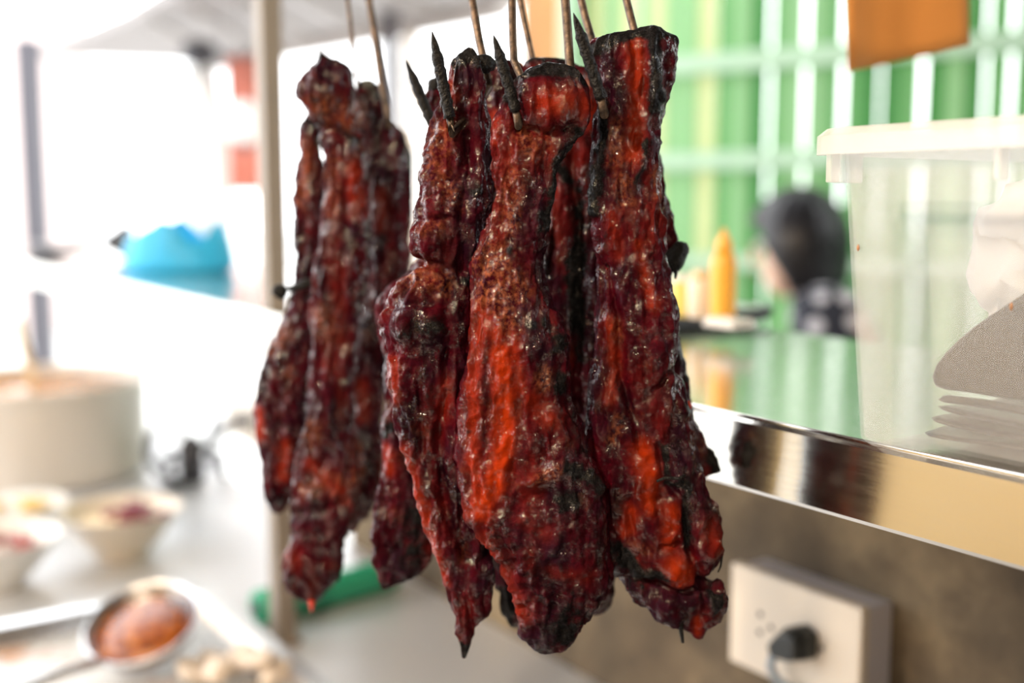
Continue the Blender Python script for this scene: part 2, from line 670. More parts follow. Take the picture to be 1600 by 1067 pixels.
upright('canopy_post', 'grey canopy post beside the blue plastic bag', 50, 200, 5.7, 32, M['pole'], ZA)
upright('canopy_post', 'dark grey canopy post behind the smaller bundle of meat', 611, 150, 4.9, 25, M['pole'], ZA)
upright('street_pillar', 'cream pillar next to the dark canopy post', 642, 150, 5.2, 24, M['pillar'], ZA + .02, 'pillar')

# red cloth, white lamp and cloth seen under the canopy
p = at_depth(382, 190, 5.0)
cl = []
for i in range(14):
    u = i / 13
    x = (u - .5) * .15
    y = .02 * math.sin(u * 14)
    cl.append((x, y))
ring0 = cl + [(x, y + .006) for x, y in reversed(cl)]
zt, zb = at_depth(382, 88, 5.0).z, at_depth(382, 300, 5.0).z
rc = thing('red_banner', 'faded red cloth banner hanging under the canopy', 'banner', (p.x, p.y, zb))
MB().rings([[(x, y, 0) for x, y in ring0], [(x, y, zt - zb) for x, y in ring0]]).build('cloth', M['brick_red'], rc, smooth=True)
MB().tube([(-.09, 0, zt - zb), (.09, 0, zt - zb)], .008, 8).build('rod', M['pole'], rc, smooth=True)
MB().tube([(-.09, 0, zt - zb), (-.09, 0, ZA - zb)], .004, 6).build('tie', M['pole'], rc)
MB().tube([(.09, 0, zt - zb), (.09, 0, ZA - zb)], .004, 6).build('tie', M['pole'], rc)

p = at_depth(380, 190, 4.6)
gl = thing('globe_lamp', 'white globe lamp hanging before the red banner', 'lamp', p)
MB().lathe([(.003, -.085), (.03, -.082), (.06, -.06), (.078, -.02), (.08, .01), (.07, .045), (.045, .07), (.02, .08)], 24).build('globe', M['lampwhite'], gl, smooth=True)
MB().lathe([(.022, -.115), (.03, -.11), (.03, -.085), (.015, -.08)], 16).build('lower_cap', M['dark'], gl, smooth=True)
MB().tube([(0, 0, .08), (0, 0, ZA - p.z)], .004, 6).build('cord', M['dark'], gl)

p = at_depth(312, 80, 5.1)
fr = thing('folded_parasol', 'dark hub of a folded pale parasol under the canopy', 'parasol', (p.x, p.y, -.045))
zh = p.z + .045
MB().lathe([(.02, zh - .07), (.07, zh - .05), (.085, zh - .01), (.07, zh + .03), (.03, zh + .05)], 18).build('hub', M['dark'], fr, smooth=True)
sk = []
for zf, rr in ((zh - .07, .05), (zh - .25, .085), (zh - .5, .10), (zh - .75, .115), (zh - .80, .10)):
    sk.append([((rr + .018 * math.cos(8 * k * 2 * math.pi / 48)) * math.cos(k * 2 * math.pi / 48), (rr + .018 * math.cos(8 * k * 2 * math.pi / 48)) * math.sin(k * 2 * math.pi / 48), zf) for k in range(48)])
MB().rings(sk).build('folded_cloth', M['lampwhite'], fr, smooth=True)
MB().tube([(0, 0, .05), (0, 0, zh)], .018, 10).build('pole', M['pole'], fr, smooth=True)
MB().lathe([(.22, 0), (.22, .04), (.05, .06), (.03, .2)], 24).build('base', M['pole'], fr, smooth=True)

# pale facade beyond the street
fp = at_depth(-60, 300, 11)
fc = thing('street_house', 'pale pink rendered house front across the bright street', 'building', (fp.x, fp.y, -.045))
MB().box(-2.2, .35, 0, 2.5, 0, 3.6).build('wall', M['pinkish'], fc)
for k in range(3):
    f_ = MB().box(-.5 - k * .62, -.05 - k * .62, -.04, 0, 1.1, 2.3).build('window', M['lampwhite'], fc, bevel=.01)
    MB().box(-.46 - k * .62, -.09 - k * .62, -.045, -.035, 1.14, 2.26).build('pane', M['pole'], f_)

# brown door panel next to the fence
p = at_depth(858, 60, 4.26)
dp = thing('brown_panel', 'brown wooden panel standing at the end of the green fence', 'panel', (p.x, p.y, -.04), R(20))
MB().box(-.10, .10, 0, .04, 0, 2.45).build('board', M['brown_panel'], dp, bevel=.006)
for z0 in (.15, .85, 1.55):
    MB().box(-.075, .075, -.012, 0, z0, z0 + (.40 if z0 > 1.5 else .55)).build('raised_field', M['brown_panel'], dp, bevel=.006)

# ------------------------------------------------------------------ green plank fence (dining side)
FD = Vector((-.83, .558, 0)).normalized()
F0 = at_depth(1250, 300, 3.6)
FO = Vector((F0.x, F0.y, 0))
fang = math.atan2(FD.y, FD.x)
fence = thing('plank_fence', 'green plank fence with pale rails behind the diner', 'fence', (FO.x, FO.y, 0), fang)
fz = 2.75
PW = .058
rs = random.Random(5)
plank_mesh = {}
for kx in 'abcde':
    mb = MB().box(-.028, .028, -.006, .006, .03, fz)
    o = mb.build('plank', M['plank_' + kx], None)
    plank_mesh[kx] = o.data
    bpy.data.objects.remove(o)
x = -2.3
i = 0
while x < .82:
    kx = rs.choice('abbbcccc') if x > -.1 else rs.choice('aaaabbbbc')  # paler mix toward the left stands for overexposed backlight
    if x > .3:
        kx = rs.choice('cccee')  # palest planks colour in the overexposed left end
    if -.22 < x < .35 and rs.random() < .14:
        kx = 'd'
    o = bpy.data.objects.new('plank', plank_mesh[kx])
    col.objects.link(o)
    o.parent = fence
    o.location = (x, rs.uniform(-.004, .004), rs.uniform(-.03, .03))
    o.rotation_euler = (0, R(rs.uniform(-.35, .35)), 0)
    x += PW + rs.uniform(-.001, .003) + (.005 if rs.random() < .10 else 0)
    i += 1
for zz, hh in ((.35, .06), (at_depth(1130, 405, 3.87).z, .045), (at_depth(1130, 253, 3.87).z, .055), (at_depth(1130, 106, 3.87).z, .06), (2.2, .06)):
    MB().box(-2.35, .85, .012, .045, zz - hh / 2, zz + hh / 2).build('rail', M['rail'], fence, bevel=.004)
for xx in (-2.3, -1.2, .8):
    MB().box(xx - .03, xx + .03, .046, .10, 0, fz).build('fence_post', M['rail'], fence, bevel=.004)

# ------------------------------------------------------------------ things on the counter
# black tray with a pale green mat
pl = on_level(1236, 530, ZC)
al, bl = to_local(pl)
tr = thing('serving_tray', 'flat black serving tray with pale green mat on the counter', 'tray', loc(al, bl + .125, ZC), TH)
TL, TW = .40, .115


def rrect(x0, x1, y0, y1, r, z, n=5):
    out = []
    for cx, cy, a0 in ((x1 - r, y0 + r, -90), (x1 - r, y1 - r, 0), (x0 + r, y1 - r, 90), (x0 + r, y0 + r, 180)):
        for k in range(n + 1):
            a = R(a0 + 90 * k / n)
            out.append((cx + r * math.cos(a), cy + r * math.sin(a), z))
    return out


MB().rings([rrect(-.06, TW, .01, TL - .01, .02, .0), rrect(-.066, TW + .006, .004, TL - .004, .022, .003), rrect(-.07, TW + .01, 0, TL, .024, .016),
            rrect(-.067, TW + .007, .003, TL - .003, .022, .016), rrect(-.06, TW, .01, TL - .01, .02, .008)]).build('tray_body', M['black_tray'], tr, smooth=False)
MB().rings([rrect(-.058, TW - .002, .012, TL - .012, .018, .008), rrect(-.058, TW - .002, .012, TL - .012, .018, .0165)]).build('mat', M['mat_green'], tr)
ZTR = ZC + .0165


def on_tray(px, py):
    q = on_level(px, py, ZTR)
    return q


def bottle(name, label, cat, px, D_, prof, mat, capmat, capprof, group=None):
    d = ray(px, 400)
    x = CAM.x + d.x / d.y * D_
    o = thing(name, label, cat, (x, D_, ZTR), 0, group)
    MB().lathe(prof, 24).build('body', mat, o, smooth=True)
    MB().lathe(capprof, 20).build('cap', capmat, o, smooth=True)
    return o


DT = on_level(1130, 505, ZTR).y
bottle('sauce_bottle', 'tall orange plastic sauce bottle on the black tray', 'bottle', 1131, DT + .02,
       [(.010, 0), (.0125, .002), (.013, .01), (.013, .055), (.012, .064), (.007, .070)], M['orange_plastic'], M['orange_plastic'],
       [(.0085, .069), (.009, .071), (.0085, .078), (.003, .088), (.002, .092)])
bottle('spice_jar', 'low yellow spice jar on the black tray', 'jar', 1068, DT + .07,
       [(.012, 0), (.0145, .002), (.015, .03), (.013, .036)], M['yellow_plastic'], M['white_ceramic'], [(.0135, .036), (.0135, .042), (.004, .044)])
bottle('toothpick_cup', 'small cream toothpick cup beside the yellow jar', 'cup', 1094, DT + .05,
       [(.010, 0), (.0125, .002), (.013, .038), (.011, .040)], M['cream_ceramic'], M['pale'], [(.010, .0395), (.008, .048), (.003, .050)])
d = ray(1142, 400)
o = thing('napkin_pack', 'small white folded napkin by the orange bottle', 'napkin', (CAM.x + d.x / d.y * (DT - .03), DT - .03, ZTR), TH)
for k in range(3):
    MB().box(-.016 + k * .001, .016 - k * .002, -.02, .02, k * .003, k * .003 + .0026).build('fold', M['white_ceramic'], o, bevel=.001)

# milky plastic storage tub
q = on_level(1337, 693, ZC)
ta, tbb = to_local(q)
tub = thing('storage_tub', 'milky clear plastic storage tub standing on the counter edge', 'tub', loc(ta, tbb, ZC + .0012), TH)
LEN, DEP, HT = .38, .25, .1725
q2 = to_local(on_level(1412, 706, ZC))
COLW = tbb - q2[1]                # width of the corner column
REC = .022


def tub_ring(z, flare, rec, y_in=0.0):
    f0 = flare
    x0, x1, y1, y0 = -f0, DEP + f0, f0, -LEN - f0
    c = COLW + f0
    r = .006
    pts = [(x0 + r, y1), (x0, y1 - r), (x0, y1 - c + .004), (x0 + rec * .25, y1 - c), (x0 + rec, y1 - c - rec * .25), (x0 + rec, y1 - c - .02),
           (x0 + rec, y0 + c + .02), (x0 + rec, y0 + c + rec * .25), (x0 + rec * .25, y0 + c), (x0, y0 + c - .004), (x0, y0 + r), (x0 + r, y0),
           (x1 - r, y0), (x1, y0 + r), (x1, y0 + c - .004), (x1 - rec * .25, y0 + c), (x1 - rec, y0 + c + rec * .25), (x1 - rec, y0 + c + .02),
           (x1 - rec, y1 - c - .02), (x1 - rec, y1 - c - rec * .25), (x1 - rec * .25, y1 - c), (x1, y1 - c + .004), (x1, y1 - r), (x1 - r, y1)]
    return [(p[0], p[1], z) for p in pts]


rr = []
FL = .011
HA = .1265
for z, rec in ((.0, REC), (.003, REC), (.045, REC * .96), (.09, REC * .9), (HA - .012, REC * .82), (HA - .004, REC * .7), (HA + .002, .003), (HA + .008, .0), (.148, .0), (HT - .012, .0), (HT, .0)):
    rr.append(tub_ring(z, FL * z / HT + (0 if z > 0 else -.003), rec))
MB().rings(rr, True, False).build('body', M['tub'], tub, solid=.0022)
rim = []
for off, z in ((.0005, HT - .002), (.003, HT + .002), (.009, HT + .001), (.0125, HT - .003), (.0125, HT - .013), (.0108, HT - .013), (.0108, HT - .004), (.008, HT - .002), (.003, HT - .001)):
    f0 = FL + off
    rim.append(rrect(-f0, DEP + f0, -LEN - f0, f0, .016, z))
MB().rings(rim + [rim[0]], False, False).build('rim', M['tub_rim'], tub, smooth=False)
for yy in (.012, -.06 - COLW):
    MB().box(-FL - .008, -FL - .0005, yy - .004, yy, HT - .028, HT - .012).build('rim_rib', M['tub_rim'], tub, bevel=.0008)
MB().box(-.006, .012, FL + .0005, FL + .008, HT - .028, HT - .012).build('end_rib', M['tub_rim'], tub, bevel=.0008)
for px, py, rx in ((1341, 390, .0009), (1580, 482, .0009)):
    # stuck crumbs of sauce on the outer face
    aa = ta - FL * .6 - .001 if px < 1400 else ta + REC * .75 - FL * .6
    wp = on_plane_a(px, py, aa)
    la, lb = to_local(wp)
    MB().lathe([(.0002, -rx * 2.4), (rx * .8, -rx * 1.2), (rx, 0), (rx * .5, rx * 1.6), (.0002, rx * 2)], 8, c=(0, 0)).build('sauce_crumb', M['residue'], tub, smooth=True).location = (la - ta, lb - tbb, wp.z - ZC)


def crumple(name, rings_fn, nu, nv, amp, freq, mat, seed, label, cat, at, rz, group=None, amp2=.0):
    """closed crumpled surface from a base function of (u, v)"""
    v = []
    for j in range(nv):
        for i_ in range(nu):
            v.append(rings_fn(i_ / nu * 2 * math.pi, j / (nv - 1)))
    V = np.array(v)
    P = V * freq + seed * 7.7
    dd = np.stack([1 - 2 * np.abs(perlin(P + k * 31.1)) for k in range(3)], 1) - .6
    V = V + dd * amp
    if amp2:
        V = V + np.stack([perlin(P * 2.7 + k * 13.1) for k in range(3)], 1) * amp2
    mb = MB()
    rings_ = [[tuple(V[j * nu + i_]) for i_ in range(nu)] for j in range(nv)]
    mb.rings(rings_, True, True)
    o = mb.build(name, mat, None, smooth=True)
    o.location = at
    o.rotation_euler = (0, 0, rz)
    return tag(o, label, cat, group)


TUBO = loc(ta, tbb, ZC)


def blob(cx, cy, cz, rx, ry, rz_, p=2.0):
    def fn(u, v):
        ph = (v - .5) * math.pi * .98
        c = math.cos(ph)
        return (cx + rx * c * math.cos(u), cy + ry * c * math.sin(u), cz + rz_ * math.sin(ph))
    return fn


crumple('carrier_bag', blob(.112, -.080, .100, .052, .074, .058), 44, 30, .017, 26, M['white_bag'], 3,
        'crumpled white carrier bag stuffed inside the milky tub', 'bag', TUBO, TH, amp2=.003)


def sheet_bag(name, label, pts, thick, seed, group):
    """smoky folded bag: outline in the tub's long direction (y, z_bottom, z_top), spanning x"""
    nx = 10
    mb = MB()
    top, bot = [], []
    V0, V1 = [], []
    for (y, zb, zt_) in pts:
        for k in range(nx):
            u = k / (nx - 1)
            xx = .027 + (.008 if seed > 4 else .090) * u
            wob = .0016 * math.sin(seed + y * 60 + u * 7) + .0010 * math.sin(seed * 2 + y * 140)
            V0.append((xx, y, zb + wob))
            V1.append((xx - .002 * math.sin(y * 90), y, zt_ + wob - .002 * u))
    n = len(pts)
    f = []
    tot = n * nx
    for i_ in range(n - 1):
        for k in range(nx - 1):
            a_, b_, c_, d_ = i_ * nx + k, i_ * nx + k + 1, (i_ + 1) * nx + k + 1, (i_ + 1) * nx + k
            f.append((a_, b_, c_, d_))
            f.append((tot + d_, tot + c_, tot + b_, tot + a_))
    for i_ in range(n - 1):
        for k in (0, nx - 1):
            a_, d_ = i_ * nx + k, (i_ + 1) * nx + k
            f.append((a_, d_, tot + d_, tot + a_))
    for i_ in (0, n - 1):
        for k in range(nx - 1):
            a_, b_ = i_ * nx + k, i_ * nx + k + 1
            f.append((a_, b_, tot + b_, tot + a_))
    mb.add(V0 + V1, f)
    o = mb.build(name, M['grey_bag'], None, smooth=True, subsurf=1)
    o.location = TUBO
    o.rotation_euler = (0, 0, TH)
    return tag(o, label, 'bag', group)


def ys(a_, b_, n):
    return list(np.linspace(a_, b_, n))


yl = -COLW + .010
lv = [.006, .0125, .0195, .0265, .034]
names_ = ['smoky plastic bag lying lowest in the tub', 'smoky folded bag second from the bottom of the tub', 'smoky folded bag third from the bottom of the tub', 'smoky folded bag under the slanted one in the tub']
for k in range(4):
    sheet_bag('folded_bag', names_[k], [(y, lv[k], lv[k + 1] - .0035) for y in ys(yl - .004 * k, -LEN + .02, 12)], .008, 1.7 * k, 'folded bags in the tub')
pts = []
for y in ys(yl - .008, -.25, 14):
    u = (yl - y) / .12
    pts.append((y, lv[4], lv[4] + .003 + .052 * min(1.6, u / .5) ** .9))
sheet_bag('folded_bag', 'smoky plastic bag with slanted top edge over the folded stack', pts, .01, 4.2, 'folded bags in the tub')

# ------------------------------------------------------------------ orange card hanging from a string
zl = ZCEIL
c0 = at_depth(1418, 60, .98)
card = thing('orange_card', 'plain orange card hanging on strings above the milky tub', 'card', (c0.x, c0.y, c0.z), 0)
bl_, br_ = at_depth(1322, 113, .98) - c0, at_depth(1513, 71, 1.0) - c0
tl_, tr_ = at_depth(1319, -70, .98) - c0, at_depth(1510, -95, 1.0) - c0
nx, ny = 14, 8
fr_, bk_ = [], []
for j in range(ny):
    for i_ in range(nx):
        u, v_ = i_ / (nx - 1), j / (ny - 1)
        p = bl_.lerp(br_, u).lerp(tl_.lerp(tr_, u), v_)
        p = p + Vector((0, -.006 * math.exp(-((u) / .15) ** 2) + .003 * math.sin(u * 5), 0))
        fr_.append(p)
        bk_.append(p + Vector((0, .0012, 0)))
f = []
tot = nx * ny
for j in range(ny - 1):
    for i_ in range(nx - 1):
        a_ = j * nx + i_
        f.append((a_, a_ + 1, a_ + nx + 1, a_ + nx))
        f.append((tot + a_, tot + a_ + nx, tot + a_ + nx + 1, tot + a_ + 1))
edge = [i_ for i_ in range(nx)] + [j * nx + nx - 1 for j in range(1, ny)] + [(ny - 1) * nx + i_ for i_ in range(nx - 2, -1, -1)] + [j * nx for j in range(ny - 2, 0, -1)]
for a_, b_ in zip(edge, edge[1:] + edge[:1]):
    f.append((a_, tot + a_, tot + b_, b_))
MB().add(fr_ + bk_, f).build('sheet', M['orange_card'], card, smooth=True)
for p in (tl_.lerp(tr_, .12), tl_.lerp(tr_, .88)):
    MB().tube([p, Vector((p.x, p.y, zl - c0.z))], .0012, 6).build('string', M['string'], card)

# ------------------------------------------------------------------ wall socket under the counter
so_t = on_plane_a(1197, 871, A_WALL)
so_r = on_plane_a(1396, 938, A_WALL)
la, lb0 = to_local(so_t)
la, lb1 = to_local(so_r)
sz = so_t.z
SL = lb0 - lb1
sock = thing('wall_socket', 'cream surface mounted double socket on the stained cement wall', 'socket', loc(A_WALL, lb0, sz), TH)
SD = .042
SH = SL * .62
MB().box(-SD + .008, 0, -SL, 0, -SH, 0).build('back_box', M['box_plastic'], sock, bevel=.002)
fpz = MB().box(-SD - .004, -SD + .008, -SL - .003, .003, -SH - .003, .003).build('face_plate', M['white_plastic'], sock, bevel=.003)
for gy in (-SL * .30, -SL * .70):
    for dy, dz in ((-.008, .008), (-.008, -.010), (.006, -.001)):
        MB().lathe([(.0028, -.0006), (.0028, .0006)], 12).build('slot', M['hole'], fpz).matrix_local = Matrix.Translation((-SD - .0042, gy - dy, -SH * .48 + dz)) @ Matrix.Rotation(math.pi / 2, 4, 'Y')
pz = on_plane_a(1245, 1003, A_WALL - SD - .012)
pa, pb = to_local(pz)
plug = thing('power_plug', 'black angled plug pushed into the wall socket', 'plug', loc(A_WALL - SD - .004, pb, pz.z), TH)
MB().rings([[(0, y * 1.0, z * 1.0) for y, z in ((-.019, -.010), (-.019, .012), (-.006, .018), (.010, .012), (.019, -.002), (.013, -.014), (-.006, -.016))],
            [(-.014, y, z) for y, z in ((-.018, -.010), (-.018, .012), (-.006, .018), (.010, .012), (.021, -.004), (.015, -.017), (-.006, -.015))],
            [(-.026, y * .8 + .002, z * .8 - .002) for y, z in ((-.018, -.010), (-.018, .012), (-.006, .017), (.010, .011), (.024, -.006), (.018, -.018), (-.006, -.015))]]).build('plug_body', M['rubber'], plug, bevel=.003)
MB().tube([(-.014, .014, -.010), (-.015, .022, -.020), (-.016, .024, -.030), (-.014, .018, -.040), (-.010, .006, -.046), (-.006, -.012, -.049), (-.004, -.05, -.053), (-.004, -.12, -.055), (-.004, -.2, -.06), (-.003, -.30, -.062)],
          .0042, 10).build('cord', M['cable'], plug, smooth=True)

# ------------------------------------------------------------------ seated diner
HD = 2.65
hc = at_depth(1238, 392, HD)          # head centre
pr = thing('person', 'seated diner with black bobbed hair in navy polka dot shirt', 'person', (hc.x, hc.y, 0), R(166))
# local frame: +x is where she faces; pose measured from the floor
hz = hc.z


def skinned(name, verts, edges, radii, mat, parent, lev=2, root=0):
    me = bpy.data.meshes.new(name)
    me.from_pydata(verts, edges, [])
    o = bpy.data.objects.new(name, me)
    col.objects.link(o)
    o.parent = parent
    me.materials.append(mat)
    md = o.modifiers.new('skin', 'SKIN')
    md.use_smooth_shade = True
    for k, r_ in enumerate(radii):
        sv = me.skin_vertices[0].data[k]
        sv.radius = r_ if isinstance(r_, tuple) else (r_, r_)
        sv.use_root = (k == root)
    sb = o.modifiers.new('subdivision', 'SUBSURF')
    sb.levels = sb.render_levels = lev
    return o


sh = hz - .095                         # shoulder level
V = [(-.17, 0, .53), (-.18, 0, .72), (-.14, 0, .92), (-.08, 0, sh - .05), (-.05, 0, sh + .0), (-.02, 0, sh + .04),
     (.01, 0, hz - .06), (.012, 0, hz + .05)]
rad = [(.15, .12), (.125, .105), (.14, .11), (.13, .095), (.06, .06), (.05, .052), (.072, .08), (.078, .082)]
Ed = [(k, k + 1) for k in range(7)]
body_v, body_r = list(V), list(rad)
for s in (-1, 1):
    n0 = len(body_v)
    body_v += [(-.07, s * .15, sh - .04), (-.07, s * .20, sh - .22), (-.03, s * .21, sh - .33), (.12, s * .17, sh - .37), (.22, s * .14, sh - .37), (.28, s * .13, sh - .375)]
    body_r += [.062, .05, .043, .035, .028, .024]
    Ed += [(3, n0)] + [(n0 + k, n0 + k + 1) for k in range(5)]
    n1 = len(body_v)
    # five fingers, rooted in the palm
    for q_, (fy, ln) in enumerate(((-.024, .055), (-.008, .065), (.008, .062), (.022, .05))):
        m0 = len(body_v)
        body_v += [(.30, s * .13 + fy, sh - .377), (.30 + ln * .6, s * .13 + fy * 1.2, sh - .382), (.30 + ln, s * .13 + fy * 1.25, sh - .40)]
        body_r += [.009, .008, .007]
        Ed += [(n1 - 1, m0), (m0, m0 + 1), (m0 + 1, m0 + 2)]
    m0 = len(body_v)
    body_v += [(.26, s * .13 - s * .035, sh - .375), (.295, s * .13 - s * .048, sh - .382)]
    body_r += [.010, .008]
    Ed += [(n1 - 2, m0), (m0, m0 + 1)]
    n2 = len(body_v)
    body_v += [(-.10, s * .10, .53), (.20, s * .11, .54), (.40, s * .12, .53), (.42, s * .12, .30), (.40, s * .12, .09), (.42, s * .12, .045), (.52, s * .13, .03)]
    body_r += [.095, .085, .062, .052, .036, .034, .026]
    Ed += [(0, n2)] + [(n2 + k, n2 + k + 1) for k in range(6)]
body = skinned('body', body_v, Ed, body_r, M['skin'], pr)
# head details: nose, eyes, mouth, ears
fx = .085
MB().lathe([(.002, .022), (.007, .0), (.011, -.014), (.004, -.020)], 10).build('nose', M['skin'], pr, smooth=True).location = (fx + .004, 0, hz - .01)
for s in (-1, 1):
    MB().lathe([(.001, -.010), (.010, -.006), (.013, 0), (.010, .006), (.001, .010)], 12).build('eye', M['white_ceramic'], pr, smooth=True).location = (fx - .012, s * .032, hz + .015)
    MB().lathe([(.001, -.004), (.005, -.002), (.005, .002), (.001, .004)], 10).build('pupil', M['hair'], pr, smooth=True).location = (fx + .001, s * .032, hz + .015)
    MB().lathe([(.003, -.028), (.016, -.016), (.019, 0), (.018, .014), (.005, .026)], 12, sx=1, sy=.4).build('ear', M['skin'], pr, smooth=True).location = (.0, s * .088, hz - .005)
MB().lathe([(.002, -.005), (.014, -.002), (.014, .002), (.002, .005)], 12, sx=.5, sy=1.6).build('mouth', M['redslice'], pr, smooth=True).location = (fx - .006, 0, hz - .055)
# bobbed hair: cap around the back and sides of the head, open at the face
nu, nv = 56, 26
hv = []
for j in range(nv):
    v_ = j / (nv - 1)
    for i_ in range(nu):
        u = i_ / nu * 2 * math.pi
        if v_ < .5:
            ph = v_ / .5 * math.pi / 2
            r_, z = math.sin(ph), math.cos(ph) * .132 + .0
            zz = .012 + z
        else:
            r_ = 1.0 - .10 * ((v_ - .5) / .5) ** 2
            zz = .012 - (v_ - .5) / .5 * .100
        front = max(0.0, math.cos(u))
        cut = front ** .6
        rx, ry = .118, .116
        x_ = rx * r_ * math.cos(u) - .012
        y_ = ry * r_ * math.sin(u)
        if v_ > .38:
            # part the hair away from the face
            x_ = min(x_, .072 - .13 * (v_ - .38))
        zz += .004 * math.sin(u * 17 + v_ * 3) + .006 * (1 - front) * (1 if v_ > .9 else 0) * math.sin(u * 9)
        hv.append((x_ * (1 + .012 * math.sin(u * 23)), y_ * (1 + .012 * math.sin(u * 23)), hz + zz))
mb = MB()
mb.rings([hv[j * nu:(j + 1) * nu] for j in range(nv)], True, False)
mb.build('hair', M['hair'], pr, smooth=True, solid=.008)
# polka dot shirt around torso and upper arms
shirt_v = [(-.17, 0, .50), (-.18, 0, .72), (-.14, 0, .92), (-.08, 0, sh - .05), (-.05, 0, sh - .012)]
shirt_r = [(.165, .135), (.145, .12), (.155, .125), (.142, .108), (.072, .07)]
se = [(k, k + 1) for k in range(4)]
for s in (-1, 1):
    n0 = len(shirt_v)
    shirt_v += [(-.07, s * .155, sh - .04), (-.07, s * .185, sh - .14), (-.06, s * .20, sh - .24)]
    shirt_r += [.074, .068, .062]
    se += [(3, n0), (n0, n0 + 1), (n0 + 1, n0 + 2)]
skinned('shirt', shirt_v, se, shirt_r, M['dots'], pr)
tv, te, trd = [(-.17, 0, .52)], [], [(.165, .125)]
for s in (-1, 1):
    n2 = len(tv)
    tv += [(-.10, s * .10, .53), (.20, s * .11, .54), (.40, s * .12, .53), (.42, s * .12, .30), (.405, s * .12, .12)]
    trd += [.103, .095, .073, .063, .054]
    te += [(0, n2)] + [(n2 + k, n2 + k + 1) for k in range(4)]
skinned('trousers', tv, te, trd, M['trousers'], pr)

st = thing('stool', 'round dark stool under the seated diner', 'stool', (hc.x + .14, hc.y - .07, 0), R(160))
MB().lathe([(.02, .375), (.165, .378), (.175, .39), (.17, .405), (.02, .41)], 28).build('seat', M['dark'], st, smooth=True)
for k in range(4):
    a_ = R(45 + 90 * k)
    MB().tube([(.11 * math.cos(a_), .11 * math.sin(a_), .38), (.17 * math.cos(a_), .17 * math.sin(a_), 0)], .013, 8).build('leg', M['dark'], st, smooth=True)

# ------------------------------------------------------------------ things on the counter, street end
q = on_level(282, 431, ZC)
ql = to_local(q)
BR = 92 * q.y / FPX
ZB = 85 * q.y / FPX
nu, nv = 64, 14
vv = []
for j in range(nv):
    v_ = j / (nv - 1)
    for i_ in range(nu):
        u = i_ / nu * 2 * math.pi
        xs = math.cos(u)
        # uneven top edge: a high peak, a dip and a pointed ear
        top = .80 + .22 * math.exp(-((xs + .12) / .28) ** 2) - .22 * math.exp(-((xs - .52) / .22) ** 2) + .20 * math.exp(-((xs - .86) / .09) ** 2) - .45 * max(0, -xs - .55) ** 1.2
        r_ = 1.0 - .16 * v_ ** 2 + .02 * math.sin(u * 11) * v_
        if v_ < .1:
            r_ -= (.1 - v_) * 1.2
        vv.append((BR * r_ * xs, BR * .62 * r_ * math.sin(u), ZB * top * v_ + .0))
bb = MB()
bb.rings([vv[j * nu:(j + 1) * nu] for j in range(nv)], True, False)
bag = bb.build('blue_bag', M['blue'], None, smooth=True, solid=.003)
bag.location = loc(ql[0] + .035, ql[1] + .115, ZC + .0015)
tag(bag, 'bright blue plastic bag slumped open on the counter', 'bag')

# long black handled scoop lying beside the blue bag
s0, s1 = at_depth(52, 404, 2.62), at_depth(178, 375, 2.62)
sp = thing('metal_scoop', 'black handled metal scoop lying beyond the blue bag', 'scoop', (s1.x, s1.y, ZC))
dz = s1.z - ZC
MB().tube([(s0.x - s1.x, 0, .012), ((s0.x - s1.x) * .75, 0, .017), ((s0.x - s1.x) * .35, 0, .030), (0, 0, .044)], [.014, .017, .010, .009], 10).build('handle', M['dark'], sp, smooth=True)
MB().rings([[(-.03, -.03, .038), (.036, -.05, .085), (.026, -.03, .001), (.004, -.02, .015)], [(-.03, .03, .038), (.036, .05, .085), (.026, .03, .001), (.004, .02, .015)]]).build('scoop_pan', M['dark'], sp, bevel=.004)

# ------------------------------------------------------------------ things on the work table


def on_table(px, py):
    p = on_level(px, py, ZT)
    return Vector((p.x, p.y, ZT))


# stock pot
pc = at_depth(65, 723, 2.40)
pot = thing('stock_pot', 'large cream stock pot of orange broth on the work table', 'pot', (pc.x, pc.y, ZT))
PR, PH = .220, on_level(0, 0, 0).z if False else .205
MB().lathe([(.02, .0), (PR - .02, .0), (PR - .006, .006), (PR, .02), (PR, PH - .012), (PR + .008, PH - .006), (PR + .009, PH), (PR + .002, PH + .001), (PR - .006, PH - .008), (PR - .006, .03), (.02, .02)], 64).build('body', M['enamel'], pot, smooth=True)
MB().lathe([(.01, PH - .034), (PR - .007, PH - .034), (PR - .007, PH - .030), (.01, PH - .029)], 48).build('broth', M['broth'], pot, smooth=True)
for a0 in (0, math.pi):
    pts = []
    for k in range(9):
        a_ = a0 + R(-16 + 32 * k / 8)
        rr_ = PR + .002 + .032 * math.sin(math.pi * k / 8)
        pts.append((rr_ * math.cos(a_ + R(70)), rr_ * math.sin(a_ + R(70)), PH * .8))
    MB().tube(pts, .006, 8).build('handle', M['enamel'], pot, smooth=True)
lad = thing('soup_ladle', 'pale ladle with upright handle standing in the stock pot', 'ladle', (pc.x - .045, pc.y - .02, ZT + PH - .03))
MB().lathe([(.004, -.045), (.03, -.038), (.045, -.012), (.046, .004), (.043, .004), (.04, -.010), (.004, -.040)], 24).build('bowl', M['steel_dull'], lad, smooth=True)
MB().tube([(.04, 0, 0), (.045, 0, .03), (.03, 0, .09), (.02, 0, .16)], [.008, .009, .010, .010], 8).build('handle', M['pale'], lad, smooth=True)


